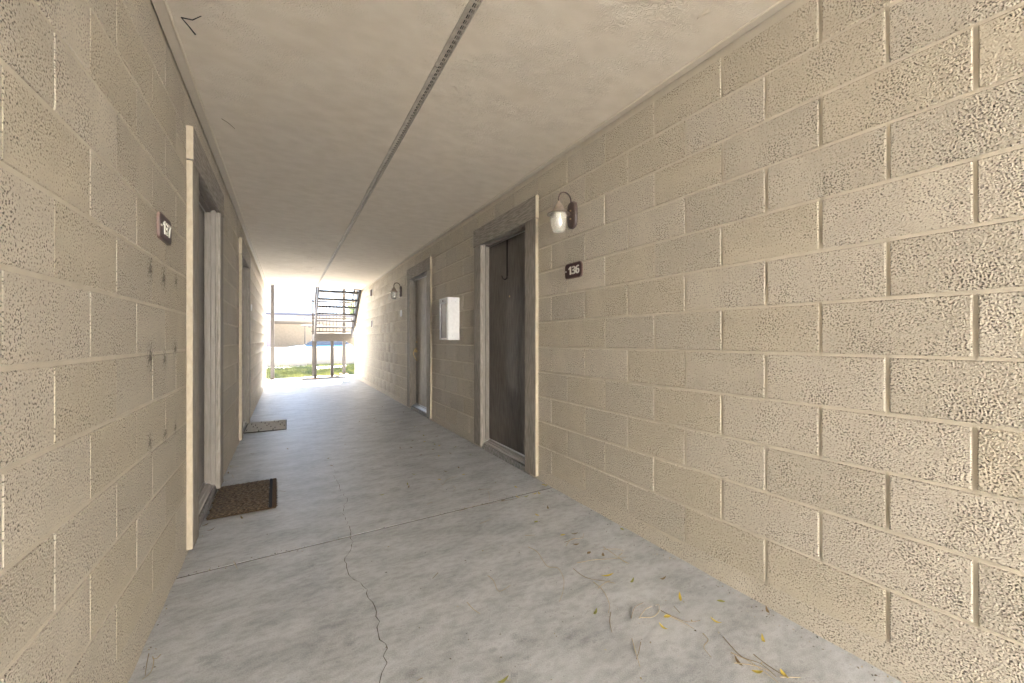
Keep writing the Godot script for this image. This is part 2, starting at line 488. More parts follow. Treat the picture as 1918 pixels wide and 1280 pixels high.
func setting():
	# ground: one sheet to the horizon
	var s := st()
	quad(s, Vector3(-150, -0.06, 60), Vector3(150, -0.06, 60), Vector3(150, -0.06, -300), Vector3(-150, -0.06, -300))
	var g := part("ground", s, M.ground, self)
	tag(g, "pale bare earth around the building", "", "", "structure")
	# concrete floor in slabs; the crack and the joints are real gaps over a bed of dirt
	var fl := Node3D.new()
	fl.name = "floor"
	add_child(fl)
	tag(fl, "cracked grey concrete floor of the breezeway in cast slabs", "", "", "structure")
	s = st()
	var bed := PackedVector2Array([Vector2(LW - 0.02, -2.6), Vector2(LW - 0.02, 14.4), Vector2(RW + 0.02, 14.4), Vector2(RW + 0.02, -2.6)])
	prism(s, bed, func(x): return floor_y(x) - 0.0022, 0.03)
	part("joint_dirt", s, M.dirt, fl)
	var cr := jag()
	uv_mode = 2
	var X0 := LW - 0.01
	var X1 := RW + 0.01
	var J := [2.6, 7.74, 13.3, 14.45]
	var top := func(x): return floor_y(x)
	var w0 := 0.0014
	# near slab, split along the crack
	var left := PackedVector2Array([Vector2(X0, J[0] - 0.008), Vector2(X0, -2.6)])
	var right := PackedVector2Array([Vector2(X1, J[0] - 0.008), Vector2(X1, -2.6)])
	var lc := []
	var rc := []
	var side_of := func(i): return (cr[mini(i + 1, cr.size() - 1)] - cr[maxi(i - 1, 0)]).normalized().orthogonal()
	var k := 0
	for p in cr:
		if p.y <= 2.59:
			var w := w0 * (0.6 + 0.9 * absf(sin(k * 1.7)))
			var q: Vector2 = side_of.call(k) * w
			if q.x < 0.0: q = -q
			lc.append(p - q); rc.append(p + q)
		k += 1
	lc.push_front(Vector2(lc[0].x, J[0] - 0.008)); rc.push_front(Vector2(rc[0].x, J[0] - 0.008))
	var a := lc.duplicate(); a.reverse()
	var b := rc.duplicate(); b.reverse()
	left.append_array(PackedVector2Array(a))
	right.append_array(PackedVector2Array(b))
	s = st(); prism(s, left, top, 0.05); part("slab", s, M.concrete, fl)
	s = st(); prism(s, right, top, 0.05); part("slab", s, M.concrete, fl)
	# second slab: the crack runs in from the joint and dies out
	var mid := PackedVector2Array([Vector2(X0, J[0] + 0.004), Vector2(X0, J[1] - 0.003), Vector2(X1, J[1] - 0.003), Vector2(X1, J[0] + 0.004)])
	var up := []
	var dn := []
	k = 0
	var n2 := 0
	for p in cr:
		if p.y > 2.61: n2 += 1
	for p in cr:
		if p.y > 2.61:
			var w := w0 * clampf(float(k) / n2 * 2.0, 0.0, 1.0) * (0.6 + 0.9 * absf(sin(k * 1.7)))
			if k == 0:
				up.append(p)
			else:
				var q: Vector2 = side_of.call(k) * w
				if q.x < 0.0: q = -q
				up.append(p - q); dn.append(p + q)
			k += 1
	# right-hand side from the joint upwards, then the left-hand side back down
	dn.reverse()
	var xe: float = up[up.size() - 1].x
	mid.append(Vector2(dn[0].x, J[0] + 0.004))
	mid.append_array(PackedVector2Array(dn))
	mid.append_array(PackedVector2Array(up))
	mid.append(Vector2(xe, J[0] + 0.004))
	s = st(); prism(s, mid, top, 0.05); part("slab", s, M.concrete, fl)
	s = st(); prism(s, PackedVector2Array([Vector2(X0, J[1] + 0.003), Vector2(X0, J[2]), Vector2(X1, J[2]), Vector2(X1, J[1] + 0.003)]), top, 0.05); part("slab", s, M.concrete, fl)
	s = st(); prism(s, PackedVector2Array([Vector2(X0 - 0.3, J[2] + 0.012), Vector2(X0 - 0.3, J[3]), Vector2(3.2, J[3]), Vector2(3.2, J[2] + 0.012)]), func(x): return floor_y(x) - 0.012, 0.08); part("slab", s, M.concrete, fl)
	# paving outside the near end
	var pv := st()
	uv_off = Vector2(1.3, 0.7)
	zbox(pv, -5.0, 6.0, -0.05, -0.008, -9.0, -2.62)
	var pave := part("pavement", pv, M.concrete, self)
	uv_mode = 0
	uv_off = Vector2.ZERO
	tag(pave, "concrete paving in front of the breezeway", "", "", "structure")

# ------------------------------------------------------------------ block walls
# a block shell standing proud of the mortar: front face, bevels and sides
func block_mesh(w: float, h: float, side: float, variant: int) -> ArrayMesh:
	var key := "%d %d %d %d" % [roundi(w * 1000), roundi(h * 1000), int(side), variant]
	if block_cache.has(key):
		return block_cache[key]
	var s := st()
	var b := 0.0045      # bevel
	var bz := 0.003 if side > 0 else 0.0012
	uv_mode = 1
	uv_off = Vector2(variant * 0.517, variant * 0.331)
	var d := 0.0135      # how far the sides run back
	var hw := w * 0.5
	var hh := h * 0.5
	# local axes: the face looks along -x for side = 1 (right wall) and +x for side = -1
	var f := func(z, y, back): return Vector3(side * back, y, z)
	var c := [[-hw, -hh], [hw, -hh], [hw, hh], [-hw, hh]]
	var i := [[-hw + bz, -hh + b], [hw - bz, -hh + b], [hw - bz, hh - b], [-hw + bz, hh - b]]
	var face := []
	var rim := []
	var rear := []
	for q in 4:
		face.append(f.call(i[q][0], i[q][1], 0.0))
		rim.append(f.call(c[q][0], c[q][1], b))
		rear.append(f.call(c[q][0], c[q][1], d))
	var sides := [[face[0], face[1], face[2], face[3]]]
	for q in 4:
		var r := (q + 1) % 4
		sides.append([rim[q], rim[r], face[r], face[q]])
		sides.append([rear[q], rear[r], rim[r], rim[q]])
	for t in sides:
		if side > 0:
			quad(s, t[0], t[3], t[2], t[1])
		else:
			quad(s, t[0], t[1], t[2], t[3])
	uv_mode = 0
	uv_off = Vector2.ZERO
	var m := mesh_of(s)
	block_cache[key] = m
	return m

# z-intervals of a course that are left when the openings are cut out
func cut(z0: float, z1: float, holes: Array) -> Array:
	var out := [[z0, z1]]
	for h in holes:
		var nxt := []
		for iv in out:
			if h[1] <= iv[0] or h[0] >= iv[1]:
				nxt.append(iv)
				continue
			if h[0] - iv[0] > 0.03: nxt.append([iv[0], h[0]])
			if iv[1] - h[1] > 0.03: nxt.append([h[1], iv[1]])
		out = nxt
	return out

func block_wall(label: String, side: float, face: float, z_start: float, z_end: float, openings: Array, detail_to: float):
	var w := thing("block_wall", label, "wall")
	var m := 0.0055 if side > 0 else 0.003          # depth of the joints
	uv_mode = 1
	# core with the door openings (z0, z1, top)
	var s := st()
	var x0 := face + side * m
	var x1 := face + side * 0.2
	var z := z_start
	for o in openings:
		zbox(s, x0, x1, -0.05, 5.3, z, o[0])  # carried up unseen past the ceiling, added to block the sun
		zbox(s, x0, x1, o[2], 5.3, o[0], o[1])
		z = o[1]
	zbox(s, x0, x1, -0.05, 5.3, z, z_end)
	part("mortar", s, M.mortar, w)
	# smooth slurry at the foot
	s = st()
	z = z_start
	var fy := floor_y(face)
	for o in openings + [[z_end, z_end, 0.0]]:
		var n := maxi(2, int((o[0] - z) / 0.05))
		for k in n:
			var za: float = lerpf(z, o[0], float(k) / n)
			var zb: float = lerpf(z, o[0], float(k + 1) / n)
			var ya := 0.092 + 0.014 * sin(za * 3.1) + 0.010 * sin(za * 11.3) + 0.007 * sin(za * 29.0)
			var yb := 0.092 + 0.014 * sin(zb * 3.1) + 0.010 * sin(zb * 11.3) + 0.007 * sin(zb * 29.0)
			var e := -side * 0.0004
			var q := [P(face + e - side * (0.003 + 0.002 * sin(za * 17.0)), fy - 0.004, za), P(face + e - side * (0.003 + 0.002 * sin(zb * 17.0)), fy - 0.004, zb), P(face + e, yb, zb), P(face + e, ya, za)]
			var q2 := [P(face + e, ya, za), P(face + e, yb, zb), P(face + side * 0.0012, yb + 0.055, zb), P(face + side * 0.0012, ya + 0.055, za)]
			for t in [q, q2]:
				if side > 0: quad(s, t[0], t[3], t[2], t[1])
				else: quad(s, t[0], t[1], t[2], t[3])
		z = o[1]
	part("base_render", s, M.block_left[0], w)
	uv_mode = 0
	# blocks, course by course
	var rest := st()
	var joint := 0.012 if side > 0 else 0.009
	for c in 12:
		var y0 := FIRST + COURSE * c
		var y1 := y0 + COURSE
		var z0 := 0.5787 if c % 2 == 0 else 0.3755
		var kz := floori((z_start - z0) / 0.4064)
		z = z0 + kz * 0.4064
		while z < z_end - 0.03:
			var za := maxf(z, z_start)
			var zb := minf(z + 0.4064, z_end)
			var holes := []
			var low := 0.0
			for o in openings:
				if y1 <= o[2] + 0.04:
					holes.append([o[0], o[1]])
				elif y0 < o[2]:
					if za < o[1] and zb > o[0]:
						low = o[2] - y0
			for iv in cut(za, zb, holes):
				var bw: float = iv[1] - iv[0] - (0.0115 if side > 0 else 0.003)
				var bh := COURSE - joint - low
				if bw < 0.02:
					continue
				var mesh := block_mesh(bw, bh, side, rng.randi() % 14)
				var at := P(face + rng.randf_range(-1, 1) * (0.0006 if side > 0 else 0.0002), (y0 + low + y1) * 0.5 + rng.randf_range(-0.001, 0.001), (iv[0] + iv[1]) * 0.5 + rng.randf_range(-0.0015, 0.0015))
				var tilt := Basis.from_euler(Vector3(rng.randf_range(-1, 1), rng.randf_range(-1, 1), rng.randf_range(-1, 1)) * (0.002 if side > 0 else 0.0006))
				if iv[0] < detail_to and iv[1] > 0.1:
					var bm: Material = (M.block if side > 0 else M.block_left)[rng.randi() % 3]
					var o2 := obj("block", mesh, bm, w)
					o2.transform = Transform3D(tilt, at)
				else:
					rest.append_from(mesh, 0, Transform3D(tilt, at))
			z += 0.4064
	rest.generate_normals()
	var ro := obj("far_blocks", rest.commit(), M.block[0] if side > 0 else M.block_left[0], w)
	ro.set_meta("kind", "stuff")
	return w

var right_wall: Node3D
var left_wall: Node3D
# door frames: outer edges of the casings
const DOORS_R := [[2.80, 4.05], [5.60, 6.87]]
const DOORS_L := [[2.84, 4.07], [5.64, 6.87]]
const CASE := 0.17

func walls():
	var hr := []
	for d in DOORS_R: hr.append([d[0] + CASE - 0.035, d[1] - CASE + 0.035, 2.255])
	var hl := []
	for d in DOORS_L: hl.append([d[0] + CASE - 0.035, d[1] - CASE + 0.035, 2.255])
	right_wall = block_wall("long beige painted block wall carrying the porch lamps and the white cabinet", 1.0, RW, BACK, R_END, hr, 7.5)
	left_wall = block_wall("beige painted block wall with dark hand smudges and the doormats at its foot", -1.0, LW, BACK, L_END, hl, 5.2)
	# smudges on the left wall: grubby prints with a grain of their own
	var im := Image.create(64, 96, false, Image.FORMAT_RGBA8)
	var n := noise(FastNoiseLite.TYPE_SIMPLEX_SMOOTH, 0.11, 3, 77)
	for y in 96:
		for x in 64:
			var d := Vector2((x - 31.5) / 30.0, (y - 47.5) / 46.0).length()
			var v := n.get_noise_2d(x, y * 0.8) * 1.1 + 0.55 - d * 0.95
			im.set_pixel(x, y, Color(0.20, 0.16, 0.11, clampf(v * 1.1, 0.0, 0.6)))
	var tx := ImageTexture.create_from_image(im)
	var sm := StandardMaterial3D.new()
	sm.albedo_texture = tx
	sm.transparency = BaseMaterial3D.TRANSPARENCY_ALPHA
	sm.roughness = 0.9
	sm.cull_mode = BaseMaterial3D.CULL_DISABLED
	for q in [[2.165, 1.495, 0.10, 0.16], [2.37, 1.485, 0.11, 0.17], [2.60, 1.50, 0.08, 0.12], [2.165, 1.135, 0.11, 0.19], [2.385, 1.115, 0.09, 0.14], [2.587, 1.158, 0.10, 0.12], [2.157, 0.785, 0.08, 0.12], [2.395, 0.775, 0.10, 0.13], [2.587, 0.765, 0.08, 0.11]]:
		var s := SurfaceTool.new()
		s.begin(Mesh.PRIMITIVE_TRIANGLES)
		var uv := [Vector2(0, 1), Vector2(1, 1), Vector2(1, 0), Vector2(0, 0)]
		var cs := [P(LW + 0.0022, q[1] - q[3] / 2, q[0] - q[2] * 0.62), P(LW + 0.0022, q[1] - q[3] / 2, q[0] + q[2] * 0.62), P(LW + 0.0022, q[1] + q[3] / 2, q[0] + q[2] * 0.62), P(LW + 0.0022, q[1] + q[3] / 2, q[0] - q[2] * 0.62)]
		for i in [0, 2, 1, 0, 3, 2]:
			s.set_uv(uv[i])
			s.set_normal(Vector3.RIGHT)
			s.add_vertex(cs[i])
		obj("smudge", s.commit(), sm, left_wall)

# ------------------------------------------------------------------ ceiling
func ceiling():
	var c := Node3D.new()
	c.name = "ceiling"
	add_child(c)
	tag(c, "beige stuccoed ceiling of the breezeway split by a vent strip", "", "", "structure")
	var v0 := VENT - 0.018
	var v1 := VENT + 0.022
	for e in [[LW + 0.052, v0], [v1, RW - 0.047]]:
		var s := st()
		uv_mode = 2
		zbox(s, e[0], e[1], CEIL, CEIL + 0.02, BACK, C_END)
		uv_mode = 0
		part("panel", s, M.ceiling, c)
	# floor slab of the storey above and its edge
	var s2 := st()
	zbox(s2, LW - 0.2, RW + 0.2, CEIL + 0.05, CEIL + 0.25, BACK, C_END)
	part("upper_slab", s2, M.trim_flat, c)
	s2 = st()
	zbox(s2, LW + 0.01, RW - 0.01, CEIL - 0.012, CEIL + 0.046, C_END + 0.002, C_END + 0.03)
	part("end_trim", s2, M.steel_tan, c)
	s2 = st()
	zbox(s2, LW + 0.01, RW - 0.01, CEIL - 0.03, CEIL + 0.046, BACK - 0.03, BACK - 0.002)
	part("end_trim", s2, M.steel_tan, c)
	# edge strips in lengths, with a bead along their inner side
	for e in [[LW + 0.006, LW + 0.050, LW + 0.053], [RW - 0.045, RW - 0.004, RW - 0.048]]:
		var cuts := [BACK, 1.62, 3.72, 6.4, 9.1, C_END]
		for k in cuts.size() - 1:
			var s := st()
			zbox(s, e[0], e[1], CEIL - 0.003, CEIL + 0.02, cuts[k] + 0.0015, cuts[k + 1] - 0.0015)
			part("edge_strip", s, M.trim_flat, c)
			s = st(true)
			tube(s, [P(e[2], CEIL - 0.001, cuts[k]), P(e[2], CEIL - 0.001, cuts[k + 1])], 0.0065, 0.0065, 8)
			part("bead", s, M.trim, c)
	# vent strip: galvanised channel in lengths, a plain flange and slots over a sheet painted black as the cavity's shade
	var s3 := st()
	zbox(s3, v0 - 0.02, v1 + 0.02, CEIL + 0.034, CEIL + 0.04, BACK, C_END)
	part("vent_black_sheet", s3, M.black, c)
	var zs := [BACK, 1.98, 4.30, 6.70, 9.1, C_END]
	for k in zs.size() - 1:
		var s := st()
		var za: float = zs[k] + 0.002
		var zb: float = zs[k + 1] - 0.002
		var dy := 0.0015 * (k % 2)
		var y0 := CEIL - 0.002 - dy
		var y1 := CEIL + 0.001 - dy
		zbox(s, v0 - 0.004, VENT - 0.001, y0, y1, za, zb)
		zbox(s, VENT + 0.019, v1 + 0.004, y0, y1, za, zb)
		zbox(s, v0 - 0.004, v0 - 0.001, y0 - 0.0012, y0, za, zb)
		zbox(s, v1 + 0.001, v1 + 0.004, y0 - 0.0015, y0, za, zb)
		for r in [0.0052, 0.0118]:
			zbox(s, VENT + r, VENT + r + 0.0025, y0, y1, za, zb)
		var z := za
		while z < zb - 0.01:
			zbox(s, VENT - 0.001, VENT + 0.019, y0, y1 - 0.0005, z, z + 0.009)
			z += 0.034
		var vs := part("vent_strip", s, M.galvanised, c)
		vs.set_meta("label", "perforated galvanised metal vent strip")
	# peeled flake of stucco by the right edge
	var s4 := st()
	var fl := [[1.535, 1.08], [1.545, 1.12], [1.56, 1.13], [1.57, 1.10], [1.565, 1.07], [1.55, 1.065]]
	for i in fl.size():
		var a: Array = fl[i]
		var b: Array = fl[(i + 1) % fl.size()]
		tri(s4, P(1.553, CEIL - 0.003, 1.10), P(a[0], CEIL - 0.002 - 0.006 * float(i % 3 == 1), a[1]), P(b[0], CEIL - 0.002 - 0.006 * float((i + 1) % 3 == 1), b[1]))
	part("stucco_flake", s4, M.trim, c)

# ------------------------------------------------------------------ doors
# side 1: in the right wall, -1: in the left wall. z0, z1: outer edges of the casing.
func door_unit(called: String, label: String, side: float, face: float, z0: float, z1: float, panel: Material, hinge_far: bool, level: float):
	var t := thing(called, label, "door")
	var out := -side          # towards the corridor
	var fy := level
	var i0 := z0 + CASE
	var i1 := z1 - CASE
	var head0 := 2.215
	var head1 := 2.405
	var th := 0.032
	var jm: Material = M.jamb
	var s := st()
	zbox(s, face + out * 0.001, face + out * th, fy + 0.03, head0 - 0.002, z0, i0, 0.003)
	part("casing", s, M.casing, t)
	s = st()
	zbox(s, face + out * 0.001, face + out * th, fy + 0.03, head0 - 0.002, i1, z1, 0.003)
	part("casing", s, M.casing, t)
	s = st()
	zbox(s, face + out * 0.001, face + out * (th + 0.003), head0, head1, z0 - 0.006, z1 + 0.008, 0.004)
	part("head_casing", s, M.head, t)
	# wall paint lapped over the near edges of the boards
	s = st()
	zbox(s, face + out * 0.003, face + out * (th - 0.002), fy + 0.032, head0 - 0.004, z0 - 0.0025, z0 + 0.002)
	var pe := part("painted_edge", s, M.edge, t)
	pe.set_meta("label", "beige paint lapped over the board's edge")
	s = st()
	zbox(s, face + out * 0.003, face + out * (th + 0.001), head0 + 0.003, head1 - 0.003, z0 - 0.0085, z0 - 0.004)
	part("painted_edge", s, M.edge, t)
	# jambs, stops, head
	var depth := 0.15
	for e in [[i0 - 0.03, i0 - 0.004], [i1 + 0.004, i1 + 0.03]]:
		s = st()
		zbox(s, face - out * 0.0, face - out * depth, fy + 0.055, head0 + 0.012, e[0], e[1], 0.002)
		part("jamb", s, jm, t)
	for e in [[i0 - 0.004, i0 + 0.010], [i1 - 0.010, i1 + 0.004]]:
		s = st()
		zbox(s, face - out * 0.028, face - out * 0.068, fy + 0.10, head0 - 0.012, e[0], e[1], 0.002)
		part("door_stop", s, jm, t)
	s = st()
	zbox(s, face, face - out * depth, head0 + 0.012, head0 + 0.036, i0 - 0.03, i1 + 0.03, 0.002)
	part("head_jamb", s, jm, t)
	s = st()
	zbox(s, face - out * 0.028, face - out * 0.068, head0 - 0.012, head0 + 0.0115, i0 - 0.003, i1 + 0.003, 0.002)
	part("door_stop", s, jm, t)
	s = st()
	zbox(s, face - out * 0.060, face - out * 0.066, head0 - 0.022, head0 - 0.013, i0 + 0.011, i1 - 0.011, 0.001)
	part("weather_strip", s, M.alu, t)
	# the leaf
	s = st()
	var px := face - out * 0.072
	zbox(s, px, px - out * 0.042, fy + 0.105, head0 + 0.006, i0 + 0.002, i1 - 0.002, 0.002)
	var leaf := part("door_panel", s, panel, t)
	# sill of concrete, threshold of metal
	s = st()
	zbox(s, face + out * 0.004, face - out * depth, fy - 0.02, fy + 0.055, i0 - 0.03, i1 + 0.03, 0.006)
	part("sill", s, M.sill, t)
	s = st()
	zbox(s, face - out * 0.012, face - out * 0.135, fy + 0.055, fy + 0.072, i0 - 0.003, i1 + 0.003, 0.004)
	zbox(s, face - out * 0.034, face - out * 0.060, fy + 0.072, fy + 0.084, i0 - 0.003, i1 + 0.003, 0.004)
	zbox(s, face - out * 0.066, face - out * 0.11, fy + 0.072, fy + 0.098, i0 - 0.003, i1 + 0.003, 0.004)
	part("threshold", s, M.alu, t)
	# knob and deadbolt
	var kz := i0 + 0.075 if hinge_far else i1 - 0.075
	for e in [[1.02, 0.026], [1.17, 0.02]]:
		s = st(true)
		var c := P(px, e[0], kz)
		var ax := Vector3(out, 0, 0)
		tube(s, [c, c + ax * 0.006], e[1] * 1.15, e[1] * 1.1, 14)
		tube(s, [c + ax * 0.006, c + ax * 0.02], 0.010, 0.010, 10)
		if e[0] < 1.1:
			tube(s, [c + ax * 0.018, c + ax * 0.026, c + ax * 0.042, c + ax * 0.048], 0.026, 0.018, 14)
		part("knob" if e[0] < 1.1 else "deadbolt", s, M.brass, leaf)
	# peephole
	s = st(true)
	var pc := P(px, 1.63, (i0 + i1) * 0.5)
	tube(s, [pc, pc + Vector3(out * 0.004, 0, 0)], 0.009, 0.008, 12)
	part("peephole", s, M.brass, leaf)
	return t

func doors():
	var fr := floor_y(RW)
	door_unit("front_door", "dark brown weathered door beside the plate reading 136, in grey board casing", 1.0, RW, DOORS_R[0][0], DOORS_R[0][1], M.door, true, fr)
	var d: Node3D = door_unit("front_door", "pale weathered door with curved pull handle, past the white cabinet", 1.0, RW, DOORS_R[1][0], DOORS_R[1][1], M.door_grey, false, fr)
	door_unit("front_door", "brown door in grey casing behind the brown coir mat", -1.0, LW, DOORS_L[0][0], DOORS_L[0][1], M.door, true, 0.0)
	door_unit("front_door", "brown door in grey casing behind the pale slatted mat", -1.0, LW, DOORS_L[1][0], DOORS_L[1][1], M.door, true, 0.0)
	# curved pull handle on the far right-hand door
	var px := RW + 0.072
	var kz: float = DOORS_R[1][1] - CASE - 0.10
	var s := st(true)
	var pts := []
	for k in 13:
		var u := k / 12.0
		pts.append(P(px - 0.008 - 0.055 * sin(u * PI) - 0.004 * (1 - u), lerpf(1.075, 0.86, u), kz + 0.02 * sin(u * TAU)))
	tube(s, pts, 0.009, 0.007, 8)
	var lp := d.get_node("door_panel")
	part("pull_handle", s, M.brass, lp)
	# black bead by door 136, its colour standing in for a dark mortar gap
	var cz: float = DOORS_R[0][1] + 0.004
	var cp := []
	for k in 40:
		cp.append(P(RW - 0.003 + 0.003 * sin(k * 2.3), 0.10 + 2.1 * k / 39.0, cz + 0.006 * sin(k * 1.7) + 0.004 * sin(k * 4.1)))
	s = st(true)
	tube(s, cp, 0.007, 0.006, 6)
	var ck := part("gap_bead", s, M.dirt, get_node("front_door"))
	ck.set_meta("label", "black bead standing in for the dirty dark gap between casing and blocks")
	# wreath hanger over the top of door 136
	var wx := RW + 0.072 - 0.0035
	var wz := 3.47
	var w := thing("wreath_hanger", "black wreath hanger hooked over the top of the dark brown door", "hook", P(wx, 1.80, wz))
	s = st()
	box(s, Vector3(-0.002, 0.03, -0.014), Vector3(0.002, 0.40, 0.014))
	part("strap", s, M.black, w)
	s = st(true)
	tube(s, [Vector3(0, 0.035, 0), Vector3(-0.004, 0.01, 0), Vector3(-0.022, -0.004, 0), Vector3(-0.048, 0.006, 0), Vector3(-0.058, 0.034, 0)], 0.006, 0.004, 8)
	part("hook", s, M.black, w)
	s = st(true)
	tube(s, [Vector3(-0.002, 0.034, -0.004), Vector3(-0.004, 0.012, 0.018), Vector3(-0.006, 0.010, 0.036)], 0.004, 0.003, 6)
	tube(s, [Vector3(-0.002, 0.034, 0.004), Vector3(-0.004, 0.012, -0.018), Vector3(-0.006, 0.010, -0.036)], 0.004, 0.003, 6)
	part("scroll", s, M.black, w)

# ------------------------------------------------------------------ lamps, plates, cabinet
func porch_lamp(label: String, at: Vector3):
	# origin on the wall face at the middle of the back plate; the corridor lies towards -x
	var t := thing("porch_lamp", label, "lamp", at, "porch lamps on the right wall")
	var s := st(true)
	# oval back plate
	var prof := [[1.0, 0.0], [1.0, 0.010], [0.86, 0.020], [0.80, 0.022]]
	var n := 28
	for i in prof.size() - 1:
		for k in n:
			var v := []
			for q in [[i, k], [i, k + 1], [i + 1, k + 1], [i + 1, k]]:
				var a: float = TAU * q[1] / n
				var p: Array = prof[q[0]]
				v.append(Vector3(-p[1], (0.045 * p[0]) * sin(a) + 0.055 * clampf(sin(a) * 3.0, -1, 1), 0.052 * p[0] * cos(a)))
			quad(s, v[0], v[1], v[2], v[3])
	for k in n:
		var a := TAU * k / n
		var b := TAU * (k + 1) / n
		var f := func(x): return Vector3(-0.022, 0.036 * sin(x) + 0.055 * clampf(sin(x) * 3.0, -1, 1), 0.0416 * cos(x))
		tri(s, Vector3(-0.022, 0, 0), f.call(b), f.call(a))
	part("back_plate", s, M.bronze, t)
	for y in [0.03, -0.03]:
		s = st(true)
		tube(s, [Vector3(-0.02, y, 0.0), Vector3(-0.03, y, 0.0)], 0.006, 0.005, 8)
		part("screw", s, M.brass, t)
	# gooseneck
	s = st(true)
	var pts := []
	for k in 15:
		var a := lerpf(0.0, PI, k / 14.0)
		pts.append(Vector3(-0.075 + 0.055 * cos(a), 0.10 + 0.055 * sin(a), 0))
	pts.push_front(Vector3(-0.018, 0.075, 0))
	pts.append(Vector3(-0.13, 0.075, 0))
	tube(s, pts, 0.0055, 0.0055, 8)
	part("arm", s, M.bronze, t)
	# cap
	s = st(true)
	var o := Vector3(-0.13, 0, 0)
	lathe(s, [[0.0, 0.08], [0.012, 0.08], [0.013, 0.066], [0.020, 0.062], [0.024, 0.052], [0.032, 0.046], [0.040, 0.022], [0.056, 0.004], [0.082, -0.010], [0.084, -0.014], [0.078, -0.014], [0.050, -0.004], [0.0, -0.002]].map(func(p): return [p[0], p[1]]), o, 28)
	part("cap", s, M.lamp_cap, t)
	# glass jar and bulb
	s = st(true)
	lathe(s, [[0.0, -0.142], [0.036, -0.142], [0.041, -0.138], [0.054, -0.10], [0.061, -0.06], [0.062, -0.035], [0.058, -0.008]], o, 28)
	lathe(s, [[0.055, -0.008], [0.059, -0.035], [0.058, -0.06], [0.051, -0.10], [0.038, -0.136], [0.0, -0.1385]], o, 28)
	var gj := part("glass_jar", s, M.glass, t)
	s = st(true)
	lathe(s, [[0.0, -0.104], [0.012, -0.102], [0.024, -0.090], [0.027, -0.074], [0.022, -0.056], [0.014, -0.042], [0.013, -0.020]], o, 18)
	part("bulb", s, M.bulb, gj)
	s = st(true)
	lathe(s, [[0.018, -0.030], [0.018, -0.004]], o, 16)
	part("socket", s, M.white, gj)
	return t

func rounded(w: float, h: float, r: float) -> PackedVector2Array:
	var out := PackedVector2Array()
	for c in [[w / 2 - r, h / 2 - r, 0], [-w / 2 + r, h / 2 - r, 1], [-w / 2 + r, -h / 2 + r, 2], [w / 2 - r, -h / 2 + r, 3]]:
		for k in 6:
			var a: float = PI / 2 * (c[2] + k / 5.0)
			out.append(Vector2(c[0] + r * cos(a), c[1] + r * sin(a)))
	return out

# a plate in the local plane x, y looking along +z
func plate_shape(s: SurfaceTool, o: PackedVector2Array, z0: float, z1: float):
	var n := o.size()
	for k in n:
		var a := o[k]
		var b := o[(k + 1) % n]
		tri(s, Vector3(0, 0, z1), Vector3(b.x, b.y, z1), Vector3(a.x, a.y, z1))
		quad(s, Vector3(a.x, a.y, z0), Vector3(b.x, b.y, z0), Vector3(b.x, b.y, z1), Vector3(a.x, a.y, z1))

func number_plate(label: String, text: String, side: float, at: Vector3, w := 0.195, h := 0.112, pm: Material = null, fm: Material = null):
	var t := thing("number_plate", label, "number plate", at)
	t.rotation.y = -PI / 2 if side > 0 else PI / 2
	var s := st()
	plate_shape(s, rounded(w, h, 0.026), 0.0, 0.010)
	part("rim", s, pm if pm else M.plate_rim, t)
	s = st()
	plate_shape(s, rounded(w - 0.012, h - 0.012, 0.021), 0.0, 0.012)
	part("face", s, fm if fm else M.plate, t)
	if text == "":
		return
	var f := SystemFont.new()
	f.font_names = PackedStringArray(["Droid Sans"])
	f.font_weight = 700
	for i in text.length():
		var tm := TextMesh.new()
		tm.font = f
		tm.text = text[i]
		tm.font_size = 48
		tm.pixel_size = 0.058 / 35.0
		tm.depth = 0.004
		var o := obj("digit", tm, M.digit, t)
		o.position = Vector3((i - 1) * 0.042 + 0.010, 0.0, 0.0135)
		o.scale = Vector3(1.12, 1, 1)
	s = st(true)
	tube(s, [Vector3(-w / 2 + 0.016, 0, 0.011), Vector3(-w / 2 + 0.016, 0, 0.016)], 0.006, 0.004, 8)
	part("screw", s, M.digit, t)

